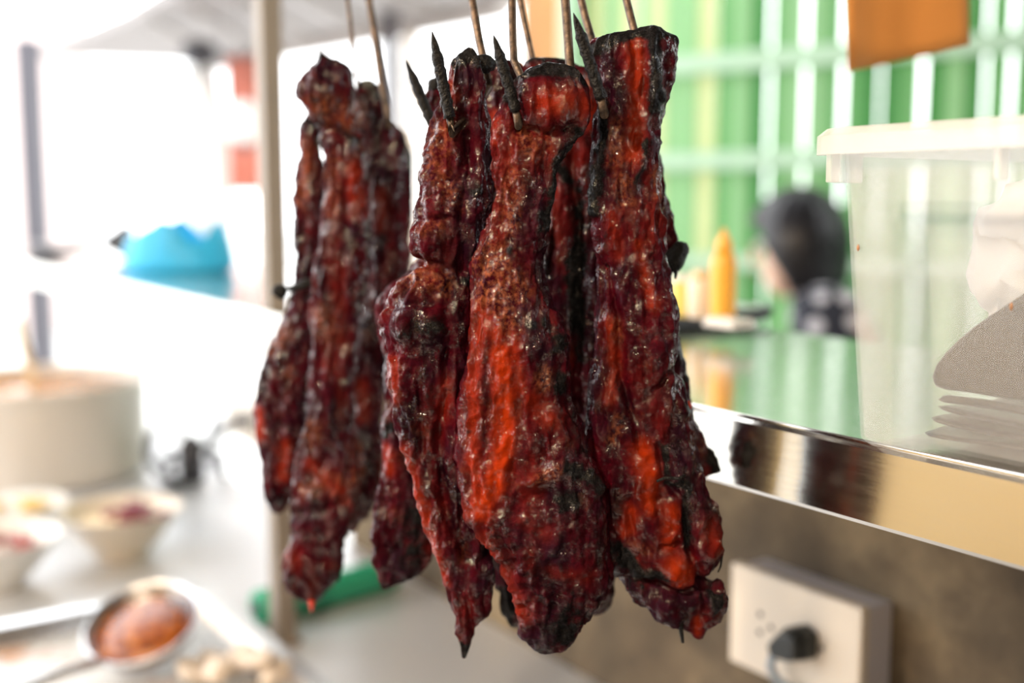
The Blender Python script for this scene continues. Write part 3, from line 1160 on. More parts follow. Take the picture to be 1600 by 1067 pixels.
def bowl(label, c, rad_, h, mat, group=None):
    o = thing('ceramic_bowl', label, 'bowl', c, 0, group)
    k = rad_
    MB().lathe([(.02 * k, .004), (.34 * k, .004), (.36 * k, .0), (.42 * k, .0), (.44 * k, .10 * h), (.62 * k, .34 * h), (.84 * k, .70 * h), (.98 * k, .985 * h), (k, h), (.975 * k, h), (.95 * k, .96 * h), (.80 * k, .68 * h),
                (.58 * k, .36 * h), (.38 * k, .17 * h), (.02 * k, .14 * h)], 56).build('shell', mat, o, smooth=True)
    return o


def chunks(name, label, cat, c, rad_, n, mat, size, zr, group, seed, spread=(1, 1), off=(0, 0)):
    rs_ = random.Random(seed)
    me0 = None
    for k in range(n):
        if k % 3 == 0:
            pv = []
            nu_, nv_ = 12, 7
            for j in range(nv_):
                ph = (j / (nv_ - 1) - .5) * math.pi
                for i_ in range(nu_):
                    u = i_ / nu_ * 2 * math.pi
                    f_ = 1 + .25 * math.sin(u * 2 + seed + k) + .15 * math.cos(u * 3 + k * 2 + ph * 2)
                    pv.append((size * f_ * math.cos(ph) ** .7 * math.cos(u), size * .62 * f_ * math.cos(ph) ** .7 * math.sin(u), size * .34 * math.sin(ph)))
            mb = MB()
            mb.rings([pv[j * nu_:(j + 1) * nu_] for j in range(nv_)])
            ob = mb.build(name, mat, None, smooth=True)
            me0 = ob.data
        else:
            ob = bpy.data.objects.new(name, me0)
            col.objects.link(ob)
        a_ = rs_.uniform(0, 6.28)
        r_ = rad_ * math.sqrt(rs_.random())
        rn = r_ / rad_
        ob.location = (c.x + off[0] + r_ * math.cos(a_) * spread[0], c.y + off[1] + r_ * math.sin(a_) * spread[1], c.z + zr[0] + (zr[1] - zr[0]) * (1 - rn ** 2) * rs_.uniform(.75, 1))
        ob.rotation_euler = (rs_.uniform(-.5, .5), rs_.uniform(-.5, .5), rs_.uniform(0, 6.28))
        tag(ob, label, cat, group)


b1 = at_depth(190, 868, on_table(190, 868).y)
b1.z = ZT
R1 = 98 * b1.y / FPX
bowl('cream bowl of pale noodles and purple meat on the work table', b1, R1, .080, M['cream_ceramic'])
nz = MB()
noo = thing('noodle_heap', 'heap of pale noodles in the cream bowl', 'noodles', (b1.x, b1.y, b1.z))
MB().lathe([(.01, .030), (R1 * .72, .050), (R1 * .70, .056), (R1 * .4, .066), (.01, .070)], 32).build('mound', M['pale'], noo, smooth=True)
rs = random.Random(9)
for k in range(16):
    pts = []
    a0, r0 = rs.uniform(0, 6.28), rs.uniform(.1, .6) * R1
    for j in range(9):
        a_ = a0 + j * .35
        r_ = r0 + .006 * math.sin(j * 1.3 + k)
        pts.append((r_ * math.cos(a_), r_ * math.sin(a_), .072 - .018 * (r_ / R1) ** 2 * 2 + .003 * math.sin(j + k)))
    MB().tube(pts, .0026, 6).build('noodle', M['pale'], noo, smooth=True)
chunks('meat_slice', 'small glossy purple meat slice heaped on the pale noodles', 'meat', b1, R1 * .45, 14, M['onion'], .016, (.068, .086), 'purple slices on the noodles', 3, (1, .8), (.028, 0))
b2 = at_depth(-8, 916, on_table(-8, 916).y)
b2.z = ZT
R2 = 106 * b2.y / FPX
bowl('white bowl of red meat slices near the pan of sauce', b2, R2, .078, M['white_ceramic'])
MB().lathe([(.01, .03), (R2 * .72, .048), (R2 * .68, .054), (.01, .058)], 32).build('rice_bed', M['white_meat'], thing('rice_heap', 'white rice under the red meat slices in the bowl', 'rice', b2), smooth=True)
chunks('meat_slice', 'small glossy red meat slice in the white bowl', 'meat', b2, R2 * .58, 20, M['redslice'], .016, (.058, .076), 'red slices in the white bowl', 5)
b3 = on_table(28, 812)
dish = thing('shallow_dish', 'shallow pale dish of yellow pickle before the stock pot', 'dish', b3)
MB().lathe([(.02, .0), (.055, .0), (.06, .004), (.088, .028), (.092, .030), (.090, .033), (.084, .030), (.055, .010), (.02, .008)], 44).build('shell', M['white_ceramic'], dish, smooth=True)
chunks('pickle_piece', 'small yellow pickle piece in the shallow dish', 'pickle', b3, .055, 12, M['yolk'], .014, (.018, .032), 'pickle in the shallow dish', 8)

# sauce tray with ladle
c_tr = on_table(312, 948)      # far corner of the pan toward the post
ca, cb = to_local(c_tr)
PANL, PANW, PANH = .50, .46, .028
pan = thing('sauce_pan_tray', 'wide stainless tray smeared with brown sauce', 'tray', loc(ca, cb, ZT), TH)
# tray spans -PANW..0 across and -PANL..0 along
pr_ = [rrect(-PANW + .012, -.012, -PANL + .012, -.012, .02, .0), rrect(-PANW, 0, -PANL, 0, .026, PANH), rrect(-PANW - .014, .014, -PANL - .014, .014, .03, PANH + .002),
       rrect(-PANW - .015, .015, -PANL - .015, .015, .03, PANH - .003), rrect(-PANW - .012, .012, -PANL - .012, .012, .03, PANH - .004), rrect(-PANW + .001, -.001, -PANL + .001, -.001, .026, PANH - .003)]
MB().rings([rrect(-PANW + .016, -.016, -PANL + .016, -.016, .018, .003), rrect(-PANW + .004, -.004, -PANL + .004, -.004, .024, PANH)] + pr_[1:4] + [rrect(-PANW - .002, .002, -PANL - .002, .002, .027, PANH - .005), pr_[0]]).build('pan', M['steel_dull'], pan)
t = NT('sauce_smear')
f = t.noise(9, 5, .6)
t.set(Base_Color=t.ramp(f, [(.50, (.50, .49, .47)), (.62, (.42, .20, .08)), (.75, (.26, .09, .03))]), Roughness=.25, Metallic=0.0)
sv = rrect(-PANW + .017, -.017, -PANL + .017, -.017, .018, .006)
MB().rings([rrect(-PANW + .017, -.017, -PANL + .017, -.017, .018, .0035), sv]).build('sauce_layer', t.m, pan)
lc = on_table(238, 1048)
LR = 94 * lc.y / FPX
ld_ = thing('sauce_ladle', 'round steel ladle full of chopped chili sauce in the tray', 'ladle', (lc.x, lc.y, ZT + .030))
ld_.rotation_euler = (R(24), R(-6), 0)
MB().lathe([(.01, .0), (LR * .5, .004), (LR * .8, .018), (LR * .97, .040), (LR, .046), (LR * .96, .047), (LR * .92, .040), (LR * .75, .022), (.01, .008)], 48).build('bowl', M['steel_dull'], ld_, smooth=True)
MB().lathe([(.005, .022), (LR * .84, .030), (LR * .86, .034), (LR * .5, .042), (.005, .044)], 40).build('sauce', M['chili'], ld_, smooth=True)
MB().tube([(-LR * .5, -LR * .85, .046), (-LR * .8, -LR * 1.4, .075), (-LR * 1.3, -LR * 2.4, .12), (-LR * 1.9, -LR * 3.4, .15)], [.006, .007, .008, .008], 8).build('handle', M['steel_dull'], ld_, smooth=True)
cc = on_table(392, 1068)
chunks('meat_piece', 'pale cut meat piece heaped at the corner of the tray', 'meat', Vector((cc.x - .02, cc.y - .02, ZT)), .062, 22, M['white_meat'], .021, (.014, .045), 'pale pieces in the tray', 12)

# green rolled sheet lying behind the post
g0, g1 = on_table(402, 976), on_table(614, 918)
gd = (g1 - g0)
gr = .024
roll = thing('green_roll', 'green plastic roll lying on the work table below the meat', 'roll', (g0.x, g0.y, ZT), math.atan2(gd.y, gd.x))
Lg = gd.length
MB().tube([(0, 0, gr), (.004, 0, gr), (Lg - .004, 0, gr), (Lg, 0, gr)], [gr * .9, gr, gr, gr * .9], 32).build('roll_body', M['sage'], roll, smooth=False)
MB().tube([(-.002, 0, gr), (Lg + .002, 0, gr)], gr * .45, 20).build('core', M['dark'], roll, smooth=True)

# portable burner with hose in the gap under the counter
bu = on_table(300, 752)
bur = thing('gas_burner', 'black iron gas burner with hose on the work table', 'burner', (bu.x, bu.y, ZT))
MB().lathe([(.055, .05), (.062, .05), (.062, .058), (.055, .058), (.055, .05)], 28, cap=False).build('ring', M['dark'], bur, smooth=True)
for k in range(3):
    a_ = R(30 + 120 * k)
    MB().tube([(.058 * math.cos(a_), .058 * math.sin(a_), .055), (.07 * math.cos(a_), .07 * math.sin(a_), 0)], .006, 8).build('foot', M['dark'], bur, smooth=True)
MB().tube([(0, 0, .05), (.05, -.01, .09), (.075, 0, .12), (.10, .01, .125)], .010, 8).build('valve_arm', M['dark'], bur, smooth=True)
MB().lathe([(.004, -.014), (.017, -.010), (.017, .010), (.004, .014)], 14).build('valve_knob', M['dark'], bur, smooth=True).location = (.108, .01, .125)
MB().tube([(-.02, 0, .10), (-.05, -.02, .13), (-.08, -.01, .10), (-.09, 0, .05), (-.07, .01, .015), (-.02, -.03, .012), (.0, -.08, .012), (-.02, -.12, .012)], .009, 8).build('hose', M['dark'], bur, smooth=True)
MB().lathe([(.012, 0), (.026, 0), (.026, .08), (.012, .10)], 16).build('burner_head', M['dark'], bur, smooth=True)
bx_ = on_table(395, 690)
ob = thing('beige_carton', 'beige carton at the far end of the work table', 'carton', (bx_.x + .02, bx_.y + .06, ZT), TH)
MB().box(-.07, .07, -.10, .10, 0, .085).build('box_body', M['white_meat'], ob, bevel=.003)
for s in (-1, 1):
    MB().box(-.07, .07, s * .052 - .048, s * .052 + .048, .0855, .088).build('flap', M['white_meat'], ob)

# ------------------------------------------------------------------ roast meat strips


MEAT_DY = .012


def meat(label, D, rows, nu, nv, thick=(.62, .030), sup=2.4, feats=(), seed=1, group='', bend=0.0, amp=1.0, jag=1.0, dbend=None):
    """a strip lofted down its length; rows are (y, left, right) of the outline at depth D"""
    rows = sorted(rows)
    D = D + MEAT_DY
    ya = np.array([r[0] for r in rows], float)
    la_ = np.array([r[1] for r in rows], float)
    ra_ = np.array([r[2] for r in rows], float)
    # denser rows near the ends
    s = np.linspace(0, 1, nv)
    y = ya[0] + (ya[-1] - ya[0]) * s
    k = max(2, nv // 70)
    L = smooth1(np.interp(y, ya, la_), k)
    Rr = smooth1(np.interp(y, ya, ra_), k)
    L[0] = Rr[0] = (L[0] + Rr[0]) / 2
    L[-1] = Rr[-1] = (L[-1] + Rr[-1]) / 2
    cx = (L + Rr) / 2
    hw = np.maximum((Rr - L) / 2, .3)
    mpp = D / FPX
    hd = np.minimum(hw * mpp * thick[0], thick[1])
    hd = smooth1(hd, max(3, nv // 16))
    hd = np.minimum(hd, hw * mpp * 1.6)
    dep = D + bend * (s - .5)
    if dbend:
        dep = D + np.interp(y, [q_[0] for q_ in dbend], [q_[1] for q_ in dbend])
    u = np.linspace(0, 2 * math.pi, nu, endpoint=False)
    cu, su = np.cos(u), np.sin(u)
    e_ = 2.0 / sup
    cu2 = np.sign(cu) * np.abs(cu) ** e_
    su2 = np.sign(su) * np.abs(su) ** e_
    PX = cx[:, None] + hw[:, None] * cu2[None, :]
    PY = np.repeat(y[:, None], nu, 1)
    DY = dep[:, None] - hd[:, None] * su2[None, :]
    cp, sp_ = math.cos(PITCH), math.sin(PITCH)
    # metric position: lateral and vertical offsets taken at the strip's own depth
    A = (PX - 800.0) / FPX
    Bv = -(PY - 533.5) / FPX
    dyv = cp + Bv * sp_
    X = A / dyv * D
    Z = CAM.z + (-sp_ + Bv * cp) / dyv * D
    P = np.stack([X, DY, Z], 2)
    # normals of the loft
    du = np.roll(P, -1, 1) - np.roll(P, 1, 1)
    dv = np.gradient(P, axis=0)
    nn = np.cross(du, dv)
    nn /= np.linalg.norm(nn, axis=2, keepdims=True) + 1e-12
    cen = np.stack([np.repeat((cx[:, None] - 800) / FPX * D, nu, 1), np.repeat(dep[:, None], nu, 1), Z], 2)
    flip = np.sum(nn * (P - cen), axis=2, keepdims=True)
    if flip.mean() < 0:
        nn = -nn
    Pf = P.reshape(-1, 3)
    so = seed * 11.37
    q = Pf.copy()
    q[:, 2] *= .38
    big = perlin(q * 42 + so)                       # lobes along the grain
    mid = 1 - 2 * np.abs(fbm(q * 95 + so * 2, 2))   # folds
    q2 = Pf.copy()
    q2[:, 2] *= .6
    small = fbm(q2 * 260 + so, 3)
    pit = 1 - np.abs(fbm(Pf * 170 + so * 3, 2)) * 2.2
    wr = Pf.copy()
    wr[:, 0] *= .6
    wr[:, 1] *= .6
    wrk = fbm(wr * 210 + so, 3) * .9 + .3     # cross wrinkles
    ends = np.minimum(sstep(0, .03, s), sstep(0, .05, 1 - s))[:, None].repeat(nu, 1).reshape(-1)
    q3 = Pf.copy()
    q3[:, 2] *= .16
    fib = fbm(q3 * 210 + so * 4, 2)                 # long fibres
    nod = np.clip(fbm(Pf * 120 + so * 7, 2), 0, 1)  # nodules
    d = amp * (.0034 * big + .0022 * (mid - .35) + .0009 * small + .0008 * fib + .0012 * nod ** 1.5)
    d *= .25 + .75 * ends
    char = .06 + .25 * small + .25 * np.clip(mid - .55, 0, 1) + .35 * perlin(Pf * 55 + so * 5) + .5 * nod ** 2
    orange = np.clip(-.12 - big * .9 + .3 * perlin(q * 120 + so * 4), 0, 1) * .35
    tan = np.clip(perlin(Pf * 60 + so * 6) * 1.5 - .50, 0, 1) * .45
    dry = np.zeros(len(Pf))
    x_, y_ = PX.reshape(-1), PY.reshape(-1)
    front = sstep(-.25, .35, -nn.reshape(-1, 3)[:, 1])
    wob = perlin(Pf * 130 + so) * 5.0
    for ft in feats:
        kind, pts, wpx, amt = ft[0], ft[1], ft[2], ft[3]
        r = seg_dist(x_ + wob * .6, y_ + wob, pts)
        g_ = np.exp(-(r / wpx) ** 2) * front
        if kind == 'groove':
            d -= amt * .001 * g_
            char -= .1 * g_
        elif kind == 'ridge':
            d += amt * .001 * g_
        elif kind == 'bump':
            d += amt * .001 * np.clip(g_ * 1.25, 0, 1)
        elif kind == 'char':
            char += amt * g_ * 1.1
        elif kind == 'orange':
            orange = np.maximum(orange, amt ** 1.35 * g_)
            char -= .5 * amt * g_
            tan *= 1 - .7 * g_
        elif kind == 'tan':
            tan = np.maximum(tan, amt * np.clip(g_ * 1.3, 0, 1))
            char -= .25 * amt * g_
        elif kind == 'wrinkle':
            d += amt * .00055 * (wrk - .3) * np.clip(g_ * 1.5, 0, 1)
        elif kind == 'dry':
            dry = np.maximum(dry, amt * np.clip(g_ * 1.5, 0, 1))
            char += .22 * amt * g_
    # the very ends are scorched
    yy = y_
    char += .75 * np.exp(-((yy - ya[0]) / 16.0) ** 2) + .30 * np.exp(-((yy - ya[-1]) / 14.0) ** 2)
    Pf = Pf + nn.reshape(-1, 3) * d[:, None]
    # ragged edge
    verts = np.concatenate([Pf, [Pf[:nu].mean(0), Pf[-nu:].mean(0)]])
    idx = np.arange(nv * nu).reshape(nv, nu)
    a_, b_ = idx[:-1], np.roll(idx, -1, 1)[:-1]
    c_, d_ = np.roll(idx, -1, 1)[1:], idx[1:]
    quads = np.stack([a_, b_, c_, d_], 2).reshape(-1, 4)
    me = bpy.data.meshes.new('roast_meat_strip')
    top, bot = nv * nu, nv * nu + 1
    tris = [(top, idx[0][(i_ + 1) % nu], idx[0][i_]) for i_ in range(nu)] + [(bot, idx[-1][i_], idx[-1][(i_ + 1) % nu]) for i_ in range(nu)]
    nq, ntri = len(quads), len(tris)
    me.vertices.add(len(verts))
    me.vertices.foreach_set('co', verts.ravel())
    me.loops.add(nq * 4 + ntri * 3)
    me.loops.foreach_set('vertex_index', np.concatenate([quads.ravel(), np.array(tris).ravel()]).astype(np.int32))
    me.polygons.add(nq + ntri)
    me.polygons.foreach_set('loop_start', np.concatenate([np.arange(nq) * 4, nq * 4 + np.arange(ntri) * 3]).astype(np.int32))
    me.polygons.foreach_set('use_smooth', np.ones(nq + ntri, bool))
    me.update(calc_edges=True)
    bm = bmesh.new()
    bm.from_mesh(me)
    bmesh.ops.recalc_face_normals(bm, faces=bm.faces)
    bm.to_mesh(me)
    bm.free()
    for nm, arr in (('char', char), ('orange', orange), ('tan', tan), ('dry', dry)):
        at_ = me.attributes.new(nm, 'FLOAT', 'POINT')
        at_.data.foreach_set('value', np.concatenate([np.clip(arr, 0, 1.5), [.9, .5]]).astype(np.float32))
    me.materials.append(M['meat'])
    o = bpy.data.objects.new('roast_meat_strip', me)
    col.objects.link(o)
    tag(o, label, 'meat', group)
    return o


def lump(name, parent, px, py, D, rx, ry, rd, mat, seed, tilt=0.0, nu=22, nv=14, rough=.25):
    """a small scorched knob grown onto a strip"""
    D = D + MEAT_DY
    c = at_depth(px, py, D)
    k = D / FPX
    v = []
    for j in range(nv):
        ph = (j / (nv - 1) - .5) * math.pi
        for i_ in range(nu):
            u = i_ / nu * 2 * math.pi
            v.append((rx * k * math.cos(ph) * math.cos(u), rd * k * math.cos(ph) * math.sin(u), ry * k * math.sin(ph)))
    V = np.array(v)
    n_ = fbm(V / (max(rx, ry) * k) * 1.3 + seed * 3.1, 3)
    V = V * (1 + rough * n_)[:, None]
    mb = MB()
    mb.rings([[tuple(V[j * nu + i_]) for i_ in range(nu)] for j in range(nv)])
    o = mb.build(name, mat, parent, smooth=True)
    o.location = c
    o.rotation_euler = (0, tilt, 0)
    return o


def drip(name, parent, pts, D, rad_, mat):
    D = D + MEAT_DY
    k = D / FPX
    return MB().tube([at_depth(x, y, D) for x, y in pts], [r_ * k for r_ in rad_], 10).build(name, mat, parent, smooth=True)


G1, G2 = 'strips in the large front bundle', 'strips in the smaller bundle'
# A: slim strip with a hooked bulge and pointed tip
rowsA = [(74, 728, 736), (80, 720, 742), (95, 705, 752), (120, 699, 756), (160, 687, 760), (200, 675, 764), (260, 665, 766), (300, 658, 766), (340, 651, 758), (375, 643, 752), (390, 641, 748),
         (400, 650, 745), (412, 660, 742), (425, 645, 742), (440, 630, 742), (460, 612, 742), (480, 600, 742), (502, 591, 742), (515, 597, 742), (540, 612, 742), (600, 614, 738), (660, 623, 735), (700, 631, 735),
         (740, 647, 738), (800, 660, 745), (850, 676, 760), (900, 692, 772), (950, 704, 764), (985, 711, 747), (1005, 717, 737), (1020, 719, 732), (1030, 721, 727)]
fA = [('groove', [(728, 180), (738, 260), (722, 330), (725, 420)], 9, 4), ('bump', [(668, 372)], 26, 4), ('groove', [(640, 409), (680, 409), (700, 420)], 8, 4),
      ('bump', [(645, 445)], 32, 4), ('bump', [(640, 500), (675, 500)], 24, 5), ('groove', [(600, 478), (650, 474), (695, 470)], 6, 2),
      ('groove', [(705, 440), (700, 560), (690, 700), (700, 800), (730, 860)], 10, 4), ('groove', [(650, 560), (655, 650), (670, 740)], 9, 2),
      ('orange', [(636, 700), (655, 765), (678, 850), (694, 905)], 11, .6), ('orange', [(622, 560), (624, 620)], 8, .5), ('orange', [(700, 130), (712, 150)], 10, .5),  # first stroke colours in the backlit red glow of the left edge
      ('tan', [(692, 205), (688, 235)], 18, .7), ('tan', [(680, 262), (705, 300)], 17, .6), ('tan', [(650, 428), (690, 440)], 20, .75), ('tan', [(668, 358), (690, 352)], 12, .5),
      ('char', [(705, 105), (735, 85), (760, 105)], 14, .8), ('char', [(690, 140), (700, 180)], 10, .6), ('char', [(742, 300)], 12, .8), ('char', [(620, 512), (690, 500)], 14, .55),
      ('char', [(660, 560), (670, 700)], 16, .35), ('char', [(728, 438)], 10, .9), ('char', [(725, 1015)], 16, 1.0), ('wrinkle', [(685, 200), (670, 330)], 35, 2.2), ('wrinkle', [(650, 550), (700, 900)], 26, 1.2),
      ('dry', [(715, 940)], 60, .5), ('orange', [(700, 590), (695, 640)], 12, .4), ('bump', [(690, 330)], 22, 3), ('groove', [(665, 345), (715, 340)], 6, 2.5), ('groove', [(670, 275), (720, 285)], 6, 2)]
A = meat('slim glazed strip with hooked bulge and long pointed charred tip', .660, rowsA, 190, 430, (.62, .026), 2.3, fA, 1, G1)
lump('char_knob', A, 752, 100, .664, 22, 14, 16, M['char'], 2)

# B: the broad middle strip
rowsB = [(101, 848, 868), (106, 835, 884), (115, 822, 900), (140, 800, 914), (160, 782, 919), (190, 770, 917), (205, 766, 905), (216, 765, 888), (230, 764, 885), (260, 767, 872), (300, 773, 862), (350, 760, 858), (400, 742, 853),
         (420, 735, 850), (460, 734, 860), (500, 736, 876), (560, 730, 887), (620, 724, 888), (660, 721, 905), (700, 717, 914), (740, 719, 930), (780, 728, 941), (820, 740, 946), (860, 771, 950),
         (885, 786, 955), (905, 797, 955), (940, 811, 937), (970, 814, 912), (990, 818, 903), (1005, 828, 896), (1015, 838, 884), (1023, 847, 853)]
fB = [('bump', [(868, 160)], 44, 6), ('groove', [(812, 206), (860, 209), (895, 200)], 7, 4.5), ('groove', [(800, 160), (812, 205)], 7, 3), ('char', [(830, 118), (865, 108), (905, 125)], 15, 1.0), ('orange', [(850, 165), (900, 165)], 22, .55), ('tan', [(880, 172)], 12, .5),
      ('char', [(898, 203), (888, 225), (870, 255), (862, 300), (858, 350)], 10, .9), ('ridge', [(895, 205), (885, 228), (868, 258), (860, 310)], 10, 2.5), ('char', [(790, 155), (800, 140)], 16, .8),
      ('orange', [(775, 190), (768, 220)], 10, .5), ('tan', [(815, 215), (828, 232)], 18, .7), ('tan', [(850, 222)], 16, .6), ('tan', [(800, 280), (792, 350)], 17, .65), ('tan', [(770, 400), (768, 440), (800, 450)], 26, 1.0), ('tan', [(762, 470), (790, 505)], 24, .95),
      ('tan', [(775, 420)], 26, .95), ('char', [(850, 340), (845, 380)], 14, .55), ('char', [(797, 392), (800, 408)], 9, .7),
      ('bump', [(848, 525)], 34, 3.5), ('char', [(830, 505), (855, 500), (872, 540)], 14, .75), ('tan', [(850, 582), (846, 592)], 13, .85), ('char', [(868, 585), (875, 600)], 14, .7), ('groove', [(850, 400), (850, 440), (875, 485), (888, 520)], 9, 4),
      ('orange', [(782, 545), (790, 620), (788, 690), (772, 745), (752, 785)], 19, 1.0), ('orange', [(750, 500), (742, 580), (738, 680), (748, 760)], 13, .65), ('orange', [(800, 520), (812, 600)], 11, .55), ('orange', [(830, 620), (860, 650)], 18, .5),
      ('orange', [(745, 480), (775, 520)], 14, .6), ('groove', [(764, 540), (764, 640), (758, 720)], 6, 1.6), ('groove', [(805, 560), (812, 650), (800, 740)], 7, 1.8), ('char', [(735, 668)], 8, .7), ('char', [(738, 618)], 6, .6),
      ('ridge', [(832, 740), (862, 722), (900, 726), (928, 758)], 13, 4.5), ('tan', [(838, 738), (872, 722)], 9, .95), ('char', [(880, 720), (912, 735), (932, 765)], 12, .85), ('groove', [(850, 758), (885, 765)], 14, 4), ('char', [(870, 768), (895, 770)], 14, .6),
      ('groove', [(906, 640), (912, 690)], 8, 2), ('char', [(895, 650), (905, 700)], 12, .6), ('bump', [(880, 690)], 26, 3),
      ('ridge', [(722, 780), (752, 825), (785, 872), (815, 950), (822, 985)], 9, 2.2), ('orange', [(752, 835), (790, 905), (815, 950)], 18, .5), ('wrinkle', [(850, 850), (870, 960)], 75, 2.2), ('wrinkle', [(780, 830), (820, 930)], 30, 1.6),
      ('dry', [(840, 850), (870, 960)], 65, .9), ('char', [(890, 930), (880, 1000)], 30, .35), ('char', [(885, 985)], 14, .6), ('orange', [(862, 880), (920, 890)], 12, .25), ('wrinkle', [(800, 260), (800, 400)], 45, 1.4), ('orange', [(850, 820), (820, 800)], 16, .35)]
B = meat('broad middle strip with bright orange streak and knobbed charred top', .645, rowsB, 230, 440, (.50, .034), 2.5, fB, 2, G1)

# C: strip with square charred top
rowsC = [(42, 1008, 1030), (46, 985, 1040), (52, 955, 1050), (60, 934, 1056), (68, 924, 1056), (80, 921, 1053), (120, 926, 1049), (140, 929, 1040), (160, 931, 1032), (200, 929, 1028), (240, 927, 1028), (300, 929, 1036), (340, 930, 1042), (400, 934, 1040),
         (440, 937, 1043), (500, 932, 1051), (545, 929, 1050), (560, 928, 1048), (580, 927, 1055), (600, 924, 1066), (660, 917, 1075), (700, 915, 1081), (740, 927, 1097), (780, 940, 1109), (820, 946, 1118), (860, 949, 1121), (888, 956, 1112),
         (900, 968, 1106), (912, 980, 1120), (930, 992, 1133), (950, 1017, 1134), (968, 1050, 1126), (984, 1074, 1102), (999, 1088, 1097)]
fC = [('char', [(923, 78), (965, 62), (1005, 50), (1035, 48), (1055, 60)], 15, 1.1), ('ridge', [(1019, 52), (1018, 110), (1014, 165)], 9, 3), ('char', [(1020, 50), (1018, 110), (1014, 170)], 11, 1.0), ('groove', [(1003, 80), (1003, 150)], 6, 1.5),
      ('orange', [(988, 72), (992, 130), (990, 200), (986, 245)], 14, .75), ('groove', [(990, 75), (992, 140), (990, 220)], 14, 2.2), ('ridge', [(938, 140), (943, 210), (934, 280), (930, 330)], 7, 2.5), ('char', [(938, 140), (943, 210), (934, 280), (930, 330)], 8, .95),
      ('tan', [(962, 200), (958, 250)], 14, .55), ('tan', [(972, 285), (975, 315)], 15, .75), ('tan', [(1024, 270), (1030, 310)], 10, .7), ('char', [(1005, 225), (1000, 265), (985, 300)], 9, .7), ('ridge', [(1012, 215), (1000, 260), (988, 300)], 8, 2),
      ('orange', [(995, 380), (1005, 430), (1015, 475)], 9, .6), ('orange', [(955, 330), (965, 400)], 10, .4), ('groove', [(945, 420), (958, 470), (968, 530), (966, 580), (985, 640), (997, 690)], 8, 5), ('bump', [(1015, 490), (1022, 560)], 28, 4), 
      ('orange', [(952, 500), (958, 570), (950, 620)], 11, .55), ('tan', [(960, 505), (962, 525)], 8, .8), ('char', [(962, 585), (970, 640)], 8, .6), ('tan', [(962, 648), (955, 680)], 9, .6), ('groove', [(1000, 620), (1045, 580), (1055, 570)], 7, 3), ('bump', [(1050, 630)], 22, 3),
      ('orange', [(1000, 695), (1010, 735), (1012, 775)], 17, .95), ('bump', [(1005, 735)], 22, 3), ('groove', [(1028, 690), (1032, 740), (1024, 790)], 7, 3.5), ('char', [(1035, 690), (1038, 745), (1062, 748)], 7, .8), ('groove', [(1040, 750), (1062, 770), (1068, 830), (1082, 875), (1090, 900)], 7, 5),
      ('char', [(1070, 750), (1066, 790), (1070, 850)], 7, .9), ('bump', [(1096, 800), (1098, 850)], 20, 4.5), ('orange', [(1095, 810), (1108, 850)], 13, .4), ('orange', [(1045, 785), (1038, 840)], 14, .75), ('bump', [(1052, 872)], 24, 5), ('orange', [(1050, 872), (1060, 885)], 20, 1.0), ('groove', [(1030, 845), (1055, 838), (1075, 855)], 6, 3.5),
      ('orange', [(985, 790), (975, 820)], 13, .7), ('groove', [(975, 770), (985, 830), (1010, 850)], 7, 3), ('char', [(960, 850), (1000, 890), (1030, 885)], 17, .75), ('groove', [(970, 902), (1020, 905), (1060, 918), (1100, 903)], 8, 6), ('tan', [(975, 842), (1010, 850)], 9, .4),
      ('bump', [(1045, 945)], 25, 2.5), ('char', [(1112, 915), (1118, 940)], 12, .85), ('bump', [(1118, 930)], 16, 3.5), ('groove', [(1098, 905), (1096, 940)], 6, 3), ('wrinkle', [(980, 860), (1080, 950)], 40, 1.8), ('wrinkle', [(1000, 480), (1010, 600)], 35, 1.2), ('orange', [(1085, 960), (1090, 985)], 8, .7),
      ('dry', [(990, 890), (1090, 940)], 35, .6), ('char', [(1060, 740), (1090, 725)], 10, .6)]
C = meat('thick strip with square charred top and bright orange lobe near its frayed end', .658, rowsC, 220, 440, (.50, .031), 2.6, fC, 3, G1)
lump('char_flap', C, 1119, 928, .652, 15, 24, 12, M['meat'], 6, .1)
drip('scorched_thread', C, [(1066, 966), (1064, 985), (1067, 1004)], .650, [3, 4, 2.5], M['char'])
drip('curled_thread', C, [(1108, 862), (1122, 858), (1128, 868), (1126, 885), (1122, 894)], .650, [4, 5, 2.2, 1.6, 1.2], M['char'])
drip('crossing_thread', C, [(1026, 752), (1040, 746), (1060, 748), (1072, 742)], .622, [2, 3, 2.5, 2], M['char'])

# strips behind
rowsD = [(88, 835, 870), (94, 822, 890), (110, 815, 925), (150, 835, 945), (220, 845, 960), (300, 845, 960), (400, 838, 965), (500, 842, 960), (600, 862, 955), (700, 880, 955), (800, 890, 955), (880, 895, 958), (930, 905, 955), (950, 910, 951), (962, 918, 940)]
fD = [('char', [(870, 260), (905, 300), (900, 450), (905, 560)], 12, .8), ('groove', [(885, 220), (902, 330), (905, 460), (900, 640)], 10, 6), ('char', [(895, 400), (898, 500)], 14, .6), ('orange', [(920, 130), (925, 200)], 12, .5), ('orange', [(865, 300), (870, 380)], 12, .3)]
Dm = meat('shadowed strip squeezed between the broad middle strip and the square topped one', .712, rowsD, 130, 260, (.5, .026), 2.3, fD, 4, G1)
rowsE = [(122, 672, 684), (128, 668, 692), (160, 667, 710), (200, 672, 730), (300, 668, 740), (400, 655, 730), (440, 625, 720), (470, 597, 700), (500, 594, 700), (560, 604, 700), (600, 603, 700), (640, 600, 700), (665, 597, 700), (690, 602, 700), (720, 601, 700), (750, 598, 700),
         (800, 586, 700), (830, 581, 690), (870, 583, 678), (890, 588, 668), (905, 592, 636), (921, 598, 602)]
